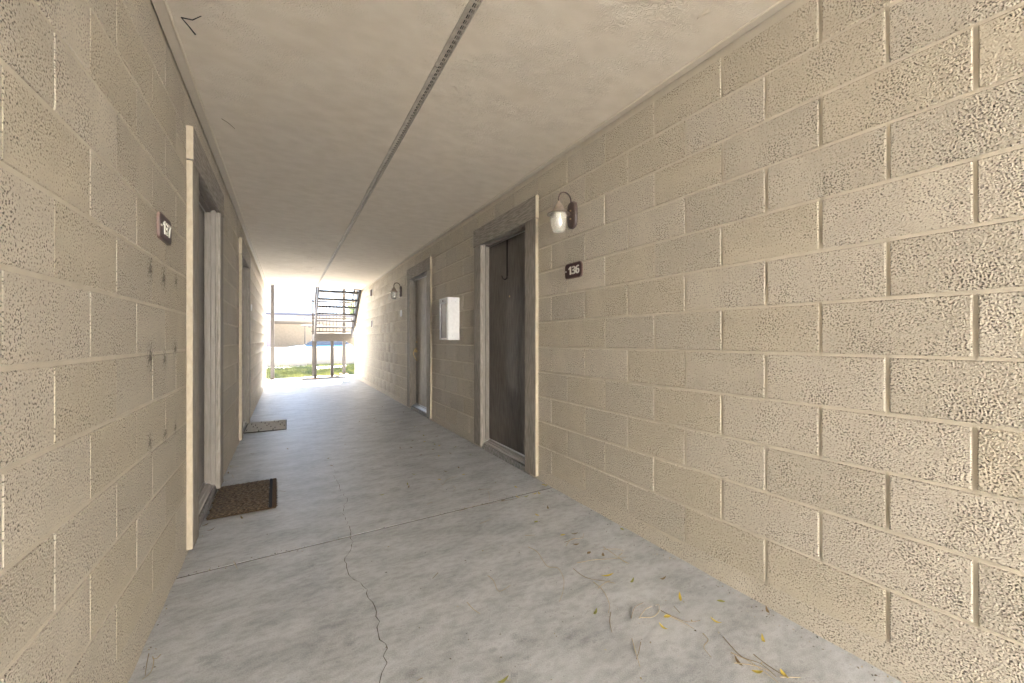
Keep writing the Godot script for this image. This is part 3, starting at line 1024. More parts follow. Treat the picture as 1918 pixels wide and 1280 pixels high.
func fixtures():
	porch_lamp("bronze porch lamp with clear glass jar above the plate reading 136", P(RW - 0.002, 2.115, 2.335))
	porch_lamp("bronze porch lamp with frosted white look above the small white plate", P(RW - 0.002, 2.09, 7.40))
	number_plate("brown oval-cornered number plate reading 136 below the porch lamp", "136", 1.0, P(RW - 0.004, 1.71, 2.32))
	number_plate("brown number plate reading 137 above the hand smudges", "137", -1.0, P(LW + 0.004, 1.705, 2.345), 0.20, 0.115)
	number_plate("small white blank plate under the farther porch lamp", "", 1.0, P(RW - 0.003, 1.69, 7.38), 0.11, 0.12, M.white, M.white)
	number_plate("small brown plate low on the wall near the stair", "", 1.0, P(RW - 0.003, 1.60, 10.27), 0.15, 0.17, M.white, M.plate)
	number_plate("small white plate beside the farther left-hand door", "", -1.0, P(LW + 0.003, 1.71, 7.45), 0.12, 0.10, M.white, M.white)
	# small brown wall box near the stair, high up
	var t := thing("wall_box", "small brown box with white edge high on wall near the stair", "fixture", P(RW, 2.36, 10.27))
	var s := st()
	box(s, Vector3(-0.045, -0.075, -0.07), Vector3(0, 0.075, 0.07), 0.006)
	part("housing", s, M.bronze, t)
	s = st()
	box(s, Vector3(-0.018, -0.08, 0.0705), Vector3(0, 0.08, 0.078), 0.002)
	part("side_plate", s, M.white, t)
	# white cabinet
	var c := thing("extinguisher_cabinet", "white metal extinguisher cabinet with narrow glazed front, standing off the wall", "cabinet", P(RW, 1.205, 4.70))
	# local: x -0.14 is the front, z +0.15 the near side
	var x0 := -0.145
	var hh := 0.515
	s = st()
	box(s, Vector3(x0, 0, 0.140), Vector3(0, hh, 0.150), 0.002)
	box(s, Vector3(x0, 0, -0.150), Vector3(0, hh, -0.140), 0.002)
	box(s, Vector3(x0, hh - 0.010, -0.1395), Vector3(0, hh, 0.1395), 0.002)
	box(s, Vector3(x0, 0, -0.1395), Vector3(0, 0.010, 0.1395), 0.002)
	box(s, Vector3(-0.010, 0.0105, -0.1395), Vector3(0, hh - 0.0105, 0.1395))
	part("box", s, M.white, c)
	s = st()
	box(s, Vector3(x0 - 0.008, 0.003, 0.112), Vector3(x0 - 0.0005, hh - 0.003, 0.148), 0.002)
	box(s, Vector3(x0 - 0.008, 0.003, -0.148), Vector3(x0 - 0.0005, hh - 0.003, -0.118), 0.002)
	box(s, Vector3(x0 - 0.008, hh - 0.068, -0.1175), Vector3(x0 - 0.0005, hh - 0.003, 0.1115), 0.002)
	box(s, Vector3(x0 - 0.008, 0.003, -0.1175), Vector3(x0 - 0.0005, 0.024, 0.1115), 0.002)
	var fr := part("door_frame", s, M.white, c)
	s = st()
	box(s, Vector3(x0 + 0.006, 0.0245, -0.117), Vector3(x0 + 0.009, hh - 0.0685, 0.111))
	part("pane", s, M.glass_grey, fr)
	s = st(true)
	tube(s, [Vector3(x0 - 0.007, hh - 0.038, 0.0), Vector3(x0 - 0.018, hh - 0.038, 0.0)], 0.013, 0.012, 12)
	part("lock", s, M.bronze, fr)
	for q in [[-0.05, 0.462], [-0.10, 0.468], [-0.09, 0.048]]:
		s = st(true)
		tube(s, [Vector3(q[0], q[1], 0.150), Vector3(q[0], q[1], 0.1525)], 0.005, 0.004, 8)
		part("screw", s, M.alu, c)

# ------------------------------------------------------------------ doormats
func mats():
	var t := thing("doormat", "worn brown coir doormat with dark border stripe and frayed edges", "doormat", P(-0.272, floor_y(-0.27) + 0.003, 3.66))
	t.rotation.y = 0.02
	var r := RandomNumberGenerator.new()
	r.seed = 9
	# uneven top: a grid with frayed outline
	var nx := 26
	var nz := 40
	var s := st(true)
	var grid := []
	for i in nx + 1:
		var row := []
		for k in nz + 1:
			var u := float(i) / nx
			var v := float(k) / nz
			var e := 0.0
			if i == 0 or i == nx or k == 0 or k == nz:
				e = r.randf_range(-0.006, 0.008)
			var y := 0.010 + r.randf_range(0, 0.006)
			if i == 0 or i == nx or k == 0 or k == nz: y = r.randf_range(0.001, 0.006)
			row.append(Vector3(lerpf(-0.205, 0.150, u) + (e if i == 0 or i == nx else 0.0), y, lerpf(-0.335, 0.335, v) + (e if k == 0 or k == nz else 0.0)))
		grid.append(row)
	for i in nx:
		for k in nz:
			quad(s, grid[i][k], grid[i][k + 1], grid[i + 1][k + 1], grid[i + 1][k])
	part("pile", s, M.coir, t)
	s = st()
	box(s, Vector3(0.150, 0.0, -0.338), Vector3(0.172, 0.014, 0.336), 0.004)
	part("border_stripe", s, M.coir_dark, t)
	s = st()
	box(s, Vector3(0.172, 0.0, -0.336), Vector3(0.200, 0.013, 0.333), 0.004)
	box(s, Vector3(-0.20, 0.0, 0.3365), Vector3(0.196, 0.009, 0.348), 0.003)
	part("binding", s, M.coir_edge, t)
	# fibres lying and standing on it, and a fringe round the edges
	for fm in [[M.coir_dark, 240], [M.coir_edge, 420], [M.straw_dark, 480], [M.ash, 240]]:
		s = st()
		for k in fm[1]:
			var p := Vector3(r.randf_range(-0.205, 0.150), 0.013, r.randf_range(-0.335, 0.335))
			var d := Vector3(r.randf_range(-0.034, 0.034), r.randf_range(0.001, 0.010), r.randf_range(-0.010, 0.010))
			var w := Vector3(0, 0, r.randf_range(0.0012, 0.0026))
			tri(s, p - w, p + d, p + w)
		for k in fm[1] / 4:
			var edge := r.randi() % 3
			var p := Vector3(r.randf_range(-0.2, 0.2), 0.004, 0.340) if edge == 0 else (Vector3(r.randf_range(-0.2, 0.2), 0.004, -0.335) if edge == 1 else Vector3(0.198, 0.004, r.randf_range(-0.33, 0.33)))
			var d := Vector3(r.randf_range(-0.012, 0.012), r.randf_range(-0.002, 0.006), 0.018 if edge == 0 else -0.018) if edge < 2 else Vector3(0.014, r.randf_range(-0.002, 0.006), r.randf_range(-0.012, 0.012))
			var w := Vector3(0.002, 0, 0.002)
			tri(s, p - w, p + d, p + w)
		var fb := part("fibres", s, fm[0], t)
		fb.set_meta("kind", "stuff")
	# second mat: pale slats on a dark backing
	var m := thing("doormat", "flat pale mat of short grey slats before the farther left-hand door", "doormat", P(-0.255, floor_y(-0.25) + 0.003, 6.52))
	s = st()
	box(s, Vector3(-0.232, 0.0, -0.36), Vector3(0.25, 0.008, 0.37), 0.003)
	part("backing", s, M.slat_back, m)
	var rows := 7
	for k in rows:
		var z := lerpf(-0.352, 0.362, float(k) / rows)
		var x := -0.228
		var off := 0.08 * (k % 2) + 0.03 * (k % 3)
		while x < 0.24:
			var x1 := minf(x + 0.16 - off, 0.246)
			off = 0.0
			if x1 - x > 0.012:
				s = st()
				box(s, Vector3(x + 0.005, 0.008, z + 0.007), Vector3(x1 - 0.005, 0.013 + r.randf_range(0, 0.001), z + 0.714 / rows - 0.007), 0.002)
				part("slat", s, M.slat, m)
			x = x1

# ------------------------------------------------------------------ stair
func stair():
	var t := thing("steel_stair", "brown steel stair with open treads rising from a landing at the far end", "stair", P(1.25, 0.0, 13.4))
	var o := t.position
	var loc := func(x, y, z): return P(x, y, z) - o
	var b := func(s, x0, x1, y0, y1, z0, z1, bev = 0.0):
		var p: Vector3 = loc.call(x0, y0, z0)
		var q: Vector3 = loc.call(x1, y1, z1)
		box(s, Vector3(minf(p.x, q.x), minf(p.y, q.y), minf(p.z, q.z)), Vector3(maxf(p.x, q.x), maxf(p.y, q.y), maxf(p.z, q.z)), bev)
	var s: SurfaceTool
	# stringers
	for x in [0.735, 1.775]:
		s = st()
		var a := P(x, 1.36, 13.46)
		var c := P(x, 2.78, 11.78)
		var dir := (c - a).normalized()
		var nrm := dir.cross(Vector3.RIGHT).normalized()
		if nrm.y < 0: nrm = -nrm
		var xf := Transform3D(Basis(Vector3.RIGHT, nrm, Vector3.RIGHT.cross(nrm)), (a + c) * 0.5 - o)
		box(s, Vector3(-0.022, -0.12, -(c - a).length() / 2), Vector3(0.022, 0.12, (c - a).length() / 2), 0.0, xf)
		part("stringer", s, M.steel, t)
	# treads
	var ys := [1.555, 1.745, 1.935, 2.125, 2.315, 2.505]
	for k in 6:
		var z := 13.24 - 0.245 * k
		s = st()
		b.call(s, 0.760, 1.750, ys[k], ys[k] + 0.045, z - 0.14, z + 0.14, 0.004)
		part("tread", s, M.steel, t)
	# landing
	s = st()
	b.call(s, 0.715, 1.815, 1.165, 1.415, 13.50, 13.56, 0.004)
	part("landing_fascia", s, M.steel_tan, t)
	s = st()
	b.call(s, 0.72, 1.95, 1.33, 1.38, 13.562, 14.75)
	part("landing_deck", s, M.steel_tan, t)
	s = st()
	b.call(s, 0.72, 1.95, 1.17, 1.37, 14.752, 14.80)
	b.call(s, 0.72, 0.76, 1.17, 1.329, 13.562, 14.75)
	part("landing_beam", s, M.steel, t)
	# stringer of the lower flight leaving to the right
	s = st()
	var a2 := P(1.62, 1.17, 13.53)
	var c2 := P(2.9, 0.10, 13.53)
	var d2 := (c2 - a2).normalized()
	var n2 := Vector3.BACK.cross(d2).normalized()
	box(s, Vector3(0, 0.0, -0.025), Vector3((c2 - a2).length(), 0.25, 0.025), 0.0, Transform3D(Basis(d2, n2, Vector3.BACK), a2 + Vector3(0, 0.0, 0) - o))
	part("lower_stringer", s, M.steel_tan, t)
	# posts of the landing
	for q in [[0.752, 13.62, 1.329, 0.075], [1.27, 14.13, 1.329, 0.09]]:
		s = st()
		var hw: float = q[3] / 2
		b.call(s, q[0] - hw, q[0] + hw, floor_y(q[0]) - 0.012, q[2], q[1] - hw, q[1] + hw, 0.006)
		var po := part("post", s, M.steel, t)
		s = st()
		b.call(s, q[0] - 0.11, q[0] + 0.11, floor_y(q[0]) - 0.012, floor_y(q[0]) + 0.006, q[1] - 0.11, q[1] + 0.11, 0.002)
		part("base_plate", s, M.rust, po)
	# railing behind the landing
	var zr := 14.72
	s = st()
	for y in [1.90, 2.46]:
		b.call(s, 0.70, 1.95, y, y + 0.045, zr - 0.02, zr + 0.02)
	b.call(s, 0.70, 1.95, 1.46, 1.50, zr - 0.02, zr + 0.02)
	part("rail", s, M.steel, t)
	for k in 9:
		s = st()
		var x := 0.83 + 0.105 * k
		b.call(s, x - 0.009, x + 0.009, 1.50, 2.46, zr - 0.009, zr + 0.009)
		part("baluster", s, M.steel, t)
	s = st()
	b.call(s, 0.715, 0.765, -0.02, 2.52, 14.62, 14.67)
	part("newel", s, M.steel, t)
	# handrails of the upper flight
	for x in [0.735, 1.775]:
		s = st(true)
		tube(s, [loc.call(x, 2.28, 13.50), loc.call(x, 3.62, 11.84)], 0.022, 0.022, 8)
		part("handrail", s, M.steel, t)
		for k in 5:
			s = st()
			var z := 13.42 - 0.33 * k
			var y := 1.44 + (13.46 - z) * 0.845
			b.call(s, x - 0.010, x + 0.010, y, y + 0.92, z - 0.010, z + 0.010)
			part("baluster", s, M.steel, t)
	# posts that carry the walkway above
	for q in [[-0.385, 14.2, 0.10, "square brown steel post beside the left wall's end, with rusty base plate"], [1.72, 14.95, 0.10, "square brown steel post standing behind the stair landing"]]:
		var p := thing("steel_post", q[3], "post", P(q[0], -0.012 + floor_y(q[0]), q[1]))
		s = st()
		box(s, Vector3(-q[2] / 2, 0, -q[2] / 2), Vector3(q[2] / 2, 3.6, q[2] / 2), 0.008)
		part("shaft", s, M.steel, p)
		s = st()
		box(s, Vector3(-0.13, 0.0, -0.13), Vector3(0.13, 0.014, 0.13), 0.003)
		part("base_plate", s, M.rust, p)
		for k in 4:
			s = st(true)
			var c := Vector3(0.095 * (1 if k % 2 else -1), 0.012, 0.095 * (1 if k < 2 else -1))
			tube(s, [c, c + Vector3(0, 0.02, 0)], 0.012, 0.010, 6)
			part("bolt", s, M.rust, p)

# ------------------------------------------------------------------ yard beyond
func yard():
	var r := RandomNumberGenerator.new()
	r.seed = 21
	# lawn: patchy tufts
	var tuft := st()
	for k in 5:
		var a := TAU * k / 5 + 0.3
		var d := Vector3(cos(a), 0, sin(a))
		var w := Vector3(-d.z, 0, d.x) * 0.006
		tri(tuft, d * 0.01 - w, d * 0.04 + Vector3(0, 0.085 + 0.02 * (k % 3), 0), d * 0.01 + w)
	var tm := mesh_of(tuft)
	var n := noise(FastNoiseLite.TYPE_SIMPLEX_SMOOTH, 0.55, 3, 61)
	var places := []
	for k in 60000:
		var x := r.randf_range(-3.2, 6.5)
		var z := r.randf_range(14.5, 21.6)
		var v := n.get_noise_2d(x * 0.6, z) - clampf((z - 18.0) * 0.10, 0, 0.5) + 0.12
		if v > 0.0 or r.randf() < 0.04:
			var sc := r.randf_range(0.6, 1.3)
			places.append(Transform3D(Basis.from_euler(Vector3(0, r.randf() * TAU, 0)).scaled(Vector3(sc, sc * r.randf_range(0.7, 1.3), sc)), P(x, -0.06, z)))
	var mm := MultiMesh.new()
	mm.transform_format = MultiMesh.TRANSFORM_3D
	mm.use_colors = true
	mm.mesh = tm
	mm.instance_count = places.size()
	for i in places.size():
		mm.set_instance_transform(i, places[i])
		var q: Vector3 = places[i].origin
		var u := clampf(0.5 + n.get_noise_2d(q.x * 1.7 + 40.0, q.z * 1.7) * 1.6 + r.randf_range(-0.2, 0.2), 0.0, 1.0)
		mm.set_instance_color(i, Color(0.018, 0.032, 0.009).lerp(Color(0.10, 0.105, 0.028), u))
	var mi := MultiMeshInstance3D.new()
	mi.name = "lawn"
	mi.multimesh = mm
	mi.material_override = M.blade
	add_child(mi)
	tag(mi, "patchy sunlit green grass beyond the end of the breezeway", "grass", "", "stuff")
	# low wall
	var s := st()
	var lw := thing("low_wall", "low pale stuccoed wall between the lawn and the carport", "wall", P(2.0, -0.06, 22.2))
	box(s, Vector3(-14, 0, -0.1), Vector3(14, 0.86, 0.1), 0.01)
	part("wall_body", s, M.stucco, lw)
	s = st()
	box(s, Vector3(-14, 0.862, -0.12), Vector3(14, 0.90, 0.12), 0.01)
	part("coping", s, M.stucco, lw)
	# carport
	var cp := thing("carport", "long flat-roofed carport with pale fascia and dark roof edge", "carport", P(2.0, -0.06, 33.0))
	s = st()
	box(s, Vector3(-16, 2.52, -3.0), Vector3(3.2, 2.86, 3.2), 0.01)
	part("fascia", s, M.stucco, cp)
	s = st()
	box(s, Vector3(-16.1, 2.865, -3.1), Vector3(3.3, 3.04, 3.3), 0.01)
	part("roof_edge", s, M.roof_edge, cp)
	s = st()
	box(s, Vector3(-15.9, 2.50, -2.9), Vector3(3.1, 2.518, 3.1))
	part("soffit", s, M.soffit, cp)
	s = st()
	box(s, Vector3(-16, 0, -3.2), Vector3(3.2, 2.86, -3.002))
	part("back_wall", s, M.stucco, cp)
	for x in [-9.0, -3.02, 2.9]:
		s = st()
		box(s, Vector3(x - 0.14, 0, 2.6), Vector3(x + 0.14, 2.499, 2.88), 0.01)
		part("post", s, M.column, cp)
	for x in [-1.0, 0.2, 1.9]:
		s = st(true)
		tube(s, [Vector3(x, 2.70, 3.20), Vector3(x, 2.70, 3.28), Vector3(x, 2.62, 3.32)], 0.05, 0.07, 8)
		part("flood_light", s, M.column, cp)
	# slim pole with a light bar
	var lp := thing("light_pole", "slim dark pole carrying a bar with two lamp heads", "light pole", P(0.95, -0.06, 27.5))
	s = st(true)
	tube(s, [Vector3.ZERO, Vector3(0, 2.15, 0)], 0.03, 0.02, 8)
	part("pole", s, M.steel, lp)
	s = st(true)
	tube(s, [Vector3(-0.2, 2.13, 0), Vector3(1.0, 2.17, 0)], 0.025, 0.025, 8)
	part("light_bar", s, M.steel, lp)
	for x in [0.25, 0.85]:
		s = st()
		box(s, Vector3(x - 0.07, 2.03, -0.05), Vector3(x + 0.07, 2.13, 0.07), 0.01)
		part("lamp_head", s, M.steel, lp)
	# parked cars
	car("parked_car", "pale blue low car parked behind the low wall", P(1.95, -0.06, 26.6), PI / 2, M.car_blue)
	car("parked_car", "white car parked under the carport beyond the left post", P(-5.2, -0.06, 29.6), PI / 2, M.car_white)
	# unseen roof added over the upper walkway and stair to keep sun out
	var rf := thing("sun_block_roof", "unseen flat roof added above the stair to shade the floor from sun", "roof", P(0.66, 5.302, 6.9))
	s = st()
	box(s, Vector3(-7.0, 0, -8.3), Vector3(7.0, 0.22, 8.6), 0.01)
	part("roof_slab", s, M.trim_flat, rf)
	# unseen wing added behind the camera to bounce sunlight into the breezeway
	var wg := thing("bounce_wing", "unseen cream two-storey wing added to bounce sunlight into the near end", "building", P(0.8, -0.06, -10.5))
	s = st()
	box(s, Vector3(-9, 0, 0), Vector3(9, 5.9, 0.3), 0.01)
	part("wall", s, M.cream, wg)
	for q in [[-5.2, 0.0], [-1.6, 0.0], [2.6, 0.0], [6.4, 0.0], [-5.2, 2.9], [-1.6, 2.9], [2.6, 2.9], [6.4, 2.9]]:
		s = st()
		box(s, Vector3(q[0] - 0.5, q[1] + 0.08, -0.03), Vector3(q[0] + 0.5, q[1] + 2.2, -0.002), 0.005)
		part("door", s, M.casing, wg)
	# houses and trees beyond
	building("apartment_block", "tan two-storey block with paired windows seen between the stair treads", P(9.6, -0.06, 52.0), 5.2, 5.9, M.stucco_tan)
	building("apartment_block", "pale two-storey block far behind the carport", P(15.4, -0.06, 55.0), 5.6, 6.6, M.stucco)
	tree("leafy_tree", "small round tree standing right of the tan block", P(6.3, -0.06, 44.0), 5.6, 1.3, 3)
	tree("leafy_tree", "broad green tree far behind the tan block", P(10.0, -0.06, 62.0), 7.6, 2.0, 4)

func car(called: String, label: String, at: Vector3, turn: float, paint: Material):
	var t := thing(called, label, "car", at, "cars by the carport")
	t.rotation.y = turn
	# side outline (length along z), lofted across x
	var low := [[-2.2, 0.35], [-2.22, 0.62], [-2.05, 0.80], [-1.2, 0.93], [1.35, 0.98], [2.1, 0.92], [2.2, 0.6], [2.18, 0.35]]
	var s := st(true)
	var rows := []
	for w in [[-0.86, 0.92], [-0.80, 1.0], [0.80, 1.0], [0.86, 0.92]]:
		var row := []
		for p in low: row.append(Vector3(w[0], 0.2 + (p[1] - 0.2) * w[1], p[0] * (0.985 if absf(w[0]) > 0.82 else 1.0)))
		rows.append(row)
	for i in 3:
		for k in low.size() - 1:
			quad(s, rows[i][k], rows[i][k + 1], rows[i + 1][k + 1], rows[i + 1][k])
	for e in [rows[0], rows[3]]:
		for k in range(1, low.size() - 1):
			tri(s, e[0], e[k], e[k + 1])
	part("body", s, paint, t)
	s = st()
	var c := [[-1.15, 0.92, 0.78], [-0.45, 1.40, 0.60], [0.75, 1.42, 0.60], [1.5, 0.95, 0.76]]
	for k in 3:
		quad(s, Vector3(-c[k][2], c[k][1], c[k][0]), Vector3(-c[k + 1][2], c[k + 1][1], c[k + 1][0]), Vector3(c[k + 1][2], c[k + 1][1], c[k + 1][0]), Vector3(c[k][2], c[k][1], c[k][0]))
	for sg in [-1.0, 1.0]:
		quad(s, Vector3(sg * c[0][2], c[0][1], c[0][0]), Vector3(sg * c[1][2], c[1][1], c[1][0]), Vector3(sg * c[2][2], c[2][1], c[2][0]), Vector3(sg * c[3][2], c[3][1], c[3][0]))
	part("cabin", s, M.window, t)
	s = st()
	box(s, Vector3(-0.60, 1.40, -0.46), Vector3(0.60, 1.45, 0.76), 0.02)
	part("roof", s, paint, t)
	for x in [-0.80, 0.80]:
		for z in [-1.38, 1.38]:
			s = st(true)
			tube(s, [Vector3(x - 0.1, 0.32, z), Vector3(x + 0.1, 0.32, z)], 0.32, 0.32, 18)
			var wh := part("wheel", s, M.tyre, t)
			s = st(true)
			tube(s, [Vector3(x + 0.095 * signf(x), 0.32, z), Vector3(x + 0.108 * signf(x), 0.32, z)], 0.20, 0.19, 14)
			part("rim", s, M.alu, wh)
	for x in [-0.62, 0.62]:
		s = st()
		box(s, Vector3(x - 0.15, 0.62, -2.215), Vector3(x + 0.15, 0.74, -2.12), 0.02)
		part("headlight", s, M.glass_grey, t)

func building(called: String, label: String, at: Vector3, w: float, h: float, m: Material):
	var t := thing(called, label, "building", at)
	var s := st()
	box(s, Vector3(-w / 2, 0, -4), Vector3(w / 2, h, 0), 0.02)
	part("wall", s, m, t)
	s = st()
	box(s, Vector3(-w / 2 - 0.2, h + 0.002, -4.2), Vector3(w / 2 + 0.2, h + 0.22, 0.25), 0.02)
	part("roof", s, M.stucco, t)
	for fl in 2:
		for k in 3:
			var x := -w / 2 + w * (k + 0.5) / 3
			s = st()
			box(s, Vector3(x - 0.55, 1.0 + fl * 2.8, 0.002), Vector3(x + 0.55, 2.2 + fl * 2.8, 0.05), 0.01)
			var f := part("window", s, M.white, t)
			s = st()
			box(s, Vector3(x - 0.48, 1.07 + fl * 2.8, 0.051), Vector3(x + 0.48, 2.13 + fl * 2.8, 0.06))
			part("pane", s, M.window, f)

func tree(called: String, label: String, at: Vector3, h: float, rad: float, seed_: int):
	var t := thing(called, label, "tree", at)
	var r := RandomNumberGenerator.new()
	r.seed = seed_
	var s := st(true)
	tube(s, [Vector3.ZERO, Vector3(0.05, h * 0.35, 0), Vector3(-0.05, h * 0.8, 0.05)], 0.16, 0.05, 7)
	for k in 6:
		var a := TAU * k / 6
		var y := h * (0.35 + 0.06 * k)
		tube(s, [Vector3(0, y, 0), Vector3(cos(a) * rad * 0.6, y + 0.5, sin(a) * rad * 0.6)], 0.06, 0.02, 5)
	part("trunk", s, M.bark, t)
	s = st()
	for cl in 26:
		var c := Vector3(r.randf_range(-1, 1), r.randf_range(-1, 1), r.randf_range(-1, 1))
		c = c.normalized() * pow(r.randf(), 0.4) * Vector3(rad, h * 0.27, rad).length() / 1.7
		c = Vector3(clampf(c.x, -rad, rad), h * 0.68 + clampf(c.y, -h * 0.3, h * 0.3), clampf(c.z, -rad, rad))
		for k in 90:
			var p := c + Vector3(r.randfn(), r.randfn(), r.randfn()) * rad * 0.16
			var u := Vector3(r.randfn(), r.randfn(), r.randfn()).normalized() * 0.10
			var v := Vector3(r.randfn(), r.randfn(), r.randfn()).normalized() * 0.06
			tri(s, p - u, p + v, p + u)
			tri(s, p - u, p + u, p - v)
	part("crown", s, M.leafage, t)

# ------------------------------------------------------------------ leaves and twigs on the floor
func leaf_mesh(len_: float, wid: float, curl: float) -> ArrayMesh:
	var s := st(true)
	var n := 7
	var rows := []
	for i in n + 1:
		var u := float(i) / n
		var w := wid * pow(sin(PI * clampf(u, 0.02, 0.985)), 0.75)
		var x := (u - 0.5) * len_
		var y := curl * (u - 0.5) * (u - 0.5) * len_ * 2.4 + 0.0015
		rows.append([Vector3(x, y + w * 0.35, -w), Vector3(x, y, 0), Vector3(x, y + w * 0.35, w)])
	for i in n:
		for k in 2:
			quad(s, rows[i][k], rows[i][k + 1], rows[i + 1][k + 1], rows[i + 1][k])
	return mesh_of(s)

func whereabouts(x: float, z: float) -> String:
	if absf(z - 2.6) < 0.06: return "caught at the joint between the first two floor slabs"
	if x < 0.0 and z > 2.6 and z < 4.6: return "on the floor beside the brown coir mat"
	if z < 1.25: return "among the stalks near the start of the right wall"
	if z < 1.85: return "on the first floor slab among scattered straw"
	if z < 2.6: return "on the first floor slab just before its joint"
	if z < 3.4: return "on the floor just past the first joint"
	if z < 4.3: return "on the floor before the dark brown door"
	if z < 5.6: return "on the floor below the white cabinet"
	if z < 7.7: return "on the floor before the pale weathered door"
	return "on the floor past the second joint"

func grit():
	# crumbs of leaf, straw and sand, thickest along the walls and in the joint
	var r := RandomNumberGenerator.new()
	r.seed = 91
	var s := st()
	tri(s, Vector3(-0.004, 0.0005, 0), Vector3(0.001, 0.002, 0.0022), Vector3(0.005, 0.0006, 0.0004))
	tri(s, Vector3(-0.004, 0.0005, 0), Vector3(0.005, 0.0006, 0.0004), Vector3(0.0, 0.0008, -0.002))
	var mm := MultiMesh.new()
	mm.transform_format = MultiMesh.TRANSFORM_3D
	mm.use_colors = true
	mm.mesh = mesh_of(s)
	var n := 1500
	mm.instance_count = n
	for i in n:
		var pick := r.randf()
		var z := pow(r.randf(), 1.4) * 9.0 + 0.5
		var x := 0.0
		if pick < 0.30: x = RW - 0.012 - absf(r.randfn()) * 0.05
		elif pick < 0.48: x = LW + 0.012 + absf(r.randfn()) * 0.03
		elif pick < 0.60:
			z = 2.6 + r.randfn() * 0.012
			x = r.randf_range(LW + 0.02, RW - 0.03)
		elif pick < 0.85: x = clampf(1.15 + r.randfn() * 0.35, LW + 0.05, RW - 0.02)
		else: x = r.randf_range(LW + 0.05, RW - 0.03)
		var sc := r.randf_range(0.35, 1.5)
		mm.set_instance_transform(i, Transform3D(Basis.from_euler(Vector3(r.randf_range(-0.3, 0.3), r.randf() * TAU, r.randf_range(-0.3, 0.3))).scaled(Vector3(sc, sc, sc)), P(x, floor_y(x) + 0.0006, z)))
		mm.set_instance_color(i, [Color(0.10, 0.07, 0.04), Color(0.30, 0.24, 0.12), Color(0.18, 0.15, 0.11), Color(0.45, 0.40, 0.30), Color(0.05, 0.04, 0.03)][r.randi() % 5])
	var m := mat(Color.WHITE, 0.85)
	m.vertex_color_use_as_albedo = true
	var mi := MultiMeshInstance3D.new()
	mi.name = "grit"
	mi.multimesh = mm
	mi.material_override = m
	add_child(mi)
	tag(mi, "fine crumbs of leaf and sand strewn over the concrete floor", "grit", "", "stuff")

func debris():
	grit()
	# a dead twig and a hair caught in the ceiling stucco
	var tt := thing("dead_twig", "short black forked twig stuck to the ceiling by the left wall", "twig", P(-0.365, CEIL - 0.006, 2.30))
	var ts := st(true)
	tube(ts, [Vector3(0, 0, 0), Vector3(-0.012, -0.006, 0.05), Vector3(-0.03, -0.012, 0.11)], 0.0035, 0.0022, 6)
	part("stem", ts, M.black, tt)
	ts = st(true)
	tube(ts, [Vector3(-0.03, -0.012, 0.11), Vector3(0.01, -0.014, 0.12), Vector3(0.045, -0.008, 0.155)], 0.0026, 0.0014, 6)
	part("side_shoot", ts, M.black, tt)
	var hr := st(true)
	tube(hr, [Vector3(0, 0, 0), Vector3(0.03, -0.003, -0.03), Vector3(0.06, -0.002, -0.10)], 0.0018, 0.0014, 5)
	var hh := part("dark_hair", hr, M.straw_dark, self)
	hh.position = P(-0.36, CEIL - 0.004, 3.10)
	tag(hh, "thin dark curved hair stuck to the ceiling stucco", "hair")
	var r := RandomNumberGenerator.new()
	r.seed = 33
	var small := [leaf_mesh(0.040, 0.0075, 0.3), leaf_mesh(0.034, 0.009, 0.1), leaf_mesh(0.046, 0.006, 0.4)]
	var long := leaf_mesh(0.07, 0.006, 0.2)
	var kinds := [[M.leaf_yellow, "small dry yellow leaf", "fallen yellow leaves"], [M.leaf_olive, "small dull olive leaf", "fallen olive leaves"], [M.leaf_brown, "small curled brown leaf", "fallen brown leaves"], [M.leaf_bright, "slender bright yellow leaf", "slender yellow leaves"]]
	for l in LEAVES:
		var x := clampf(l[0], LW + 0.03, RW - 0.035)
		var k: int = l[2]
		var o := obj(numbered("fallen_leaf"), long if k == 3 else small[r.randi() % 3], kinds[k][0])
		o.position = P(x, floor_y(x) + 0.0005, l[1])
		o.rotation = Vector3(0.019, r.randf() * TAU, r.randf_range(-0.06, 0.06))
		if k == 3:
			o.rotation = Vector3(0, -0.2 if l[1] > 1.3 else 0.75, 0)
		tag(o, kinds[k][1] + " " + whereabouts(x, l[1]), "leaf", kinds[k][2])
	var i := 0
	for tw in TWIGS:
		var pts := []
		for k in range(0, tw.size(), 2):
			var x := clampf(tw[k], LW + 0.02, RW - 0.02)
			pts.append(P(x, floor_y(x) + 0.003 + (0.004 if k % 4 == 2 else 0.0), tw[k + 1]))
		# smooth the bends
		var cur := []
		for k in pts.size() - 1:
			var p0: Vector3 = pts[maxi(k - 1, 0)]
			var p3: Vector3 = pts[mini(k + 2, pts.size() - 1)]
			for q in 4:
				cur.append(pts[k].cubic_interpolate(pts[k + 1], p0, p3, q / 4.0))
		cur.append(pts[pts.size() - 1])
		var mid: Vector3 = cur[cur.size() / 2]
		var loc := []
		for p in cur: loc.append(p - mid)
		var s := st(true)
		var dark := i % 3 == 1
		tube(s, loc, 0.0016, 0.0010, 5)
		var o := obj(numbered("dry_stalk"), mesh_of(s), M.straw_dark if dark else M.straw)
		o.position = mid
		tag(o, ("thin bent brown stalk " if dark else "thin bent straw-coloured stalk ") + whereabouts(mid.x, -mid.z), "twig", "dry brown stalks" if dark else "dry straw stalks")
		i += 1

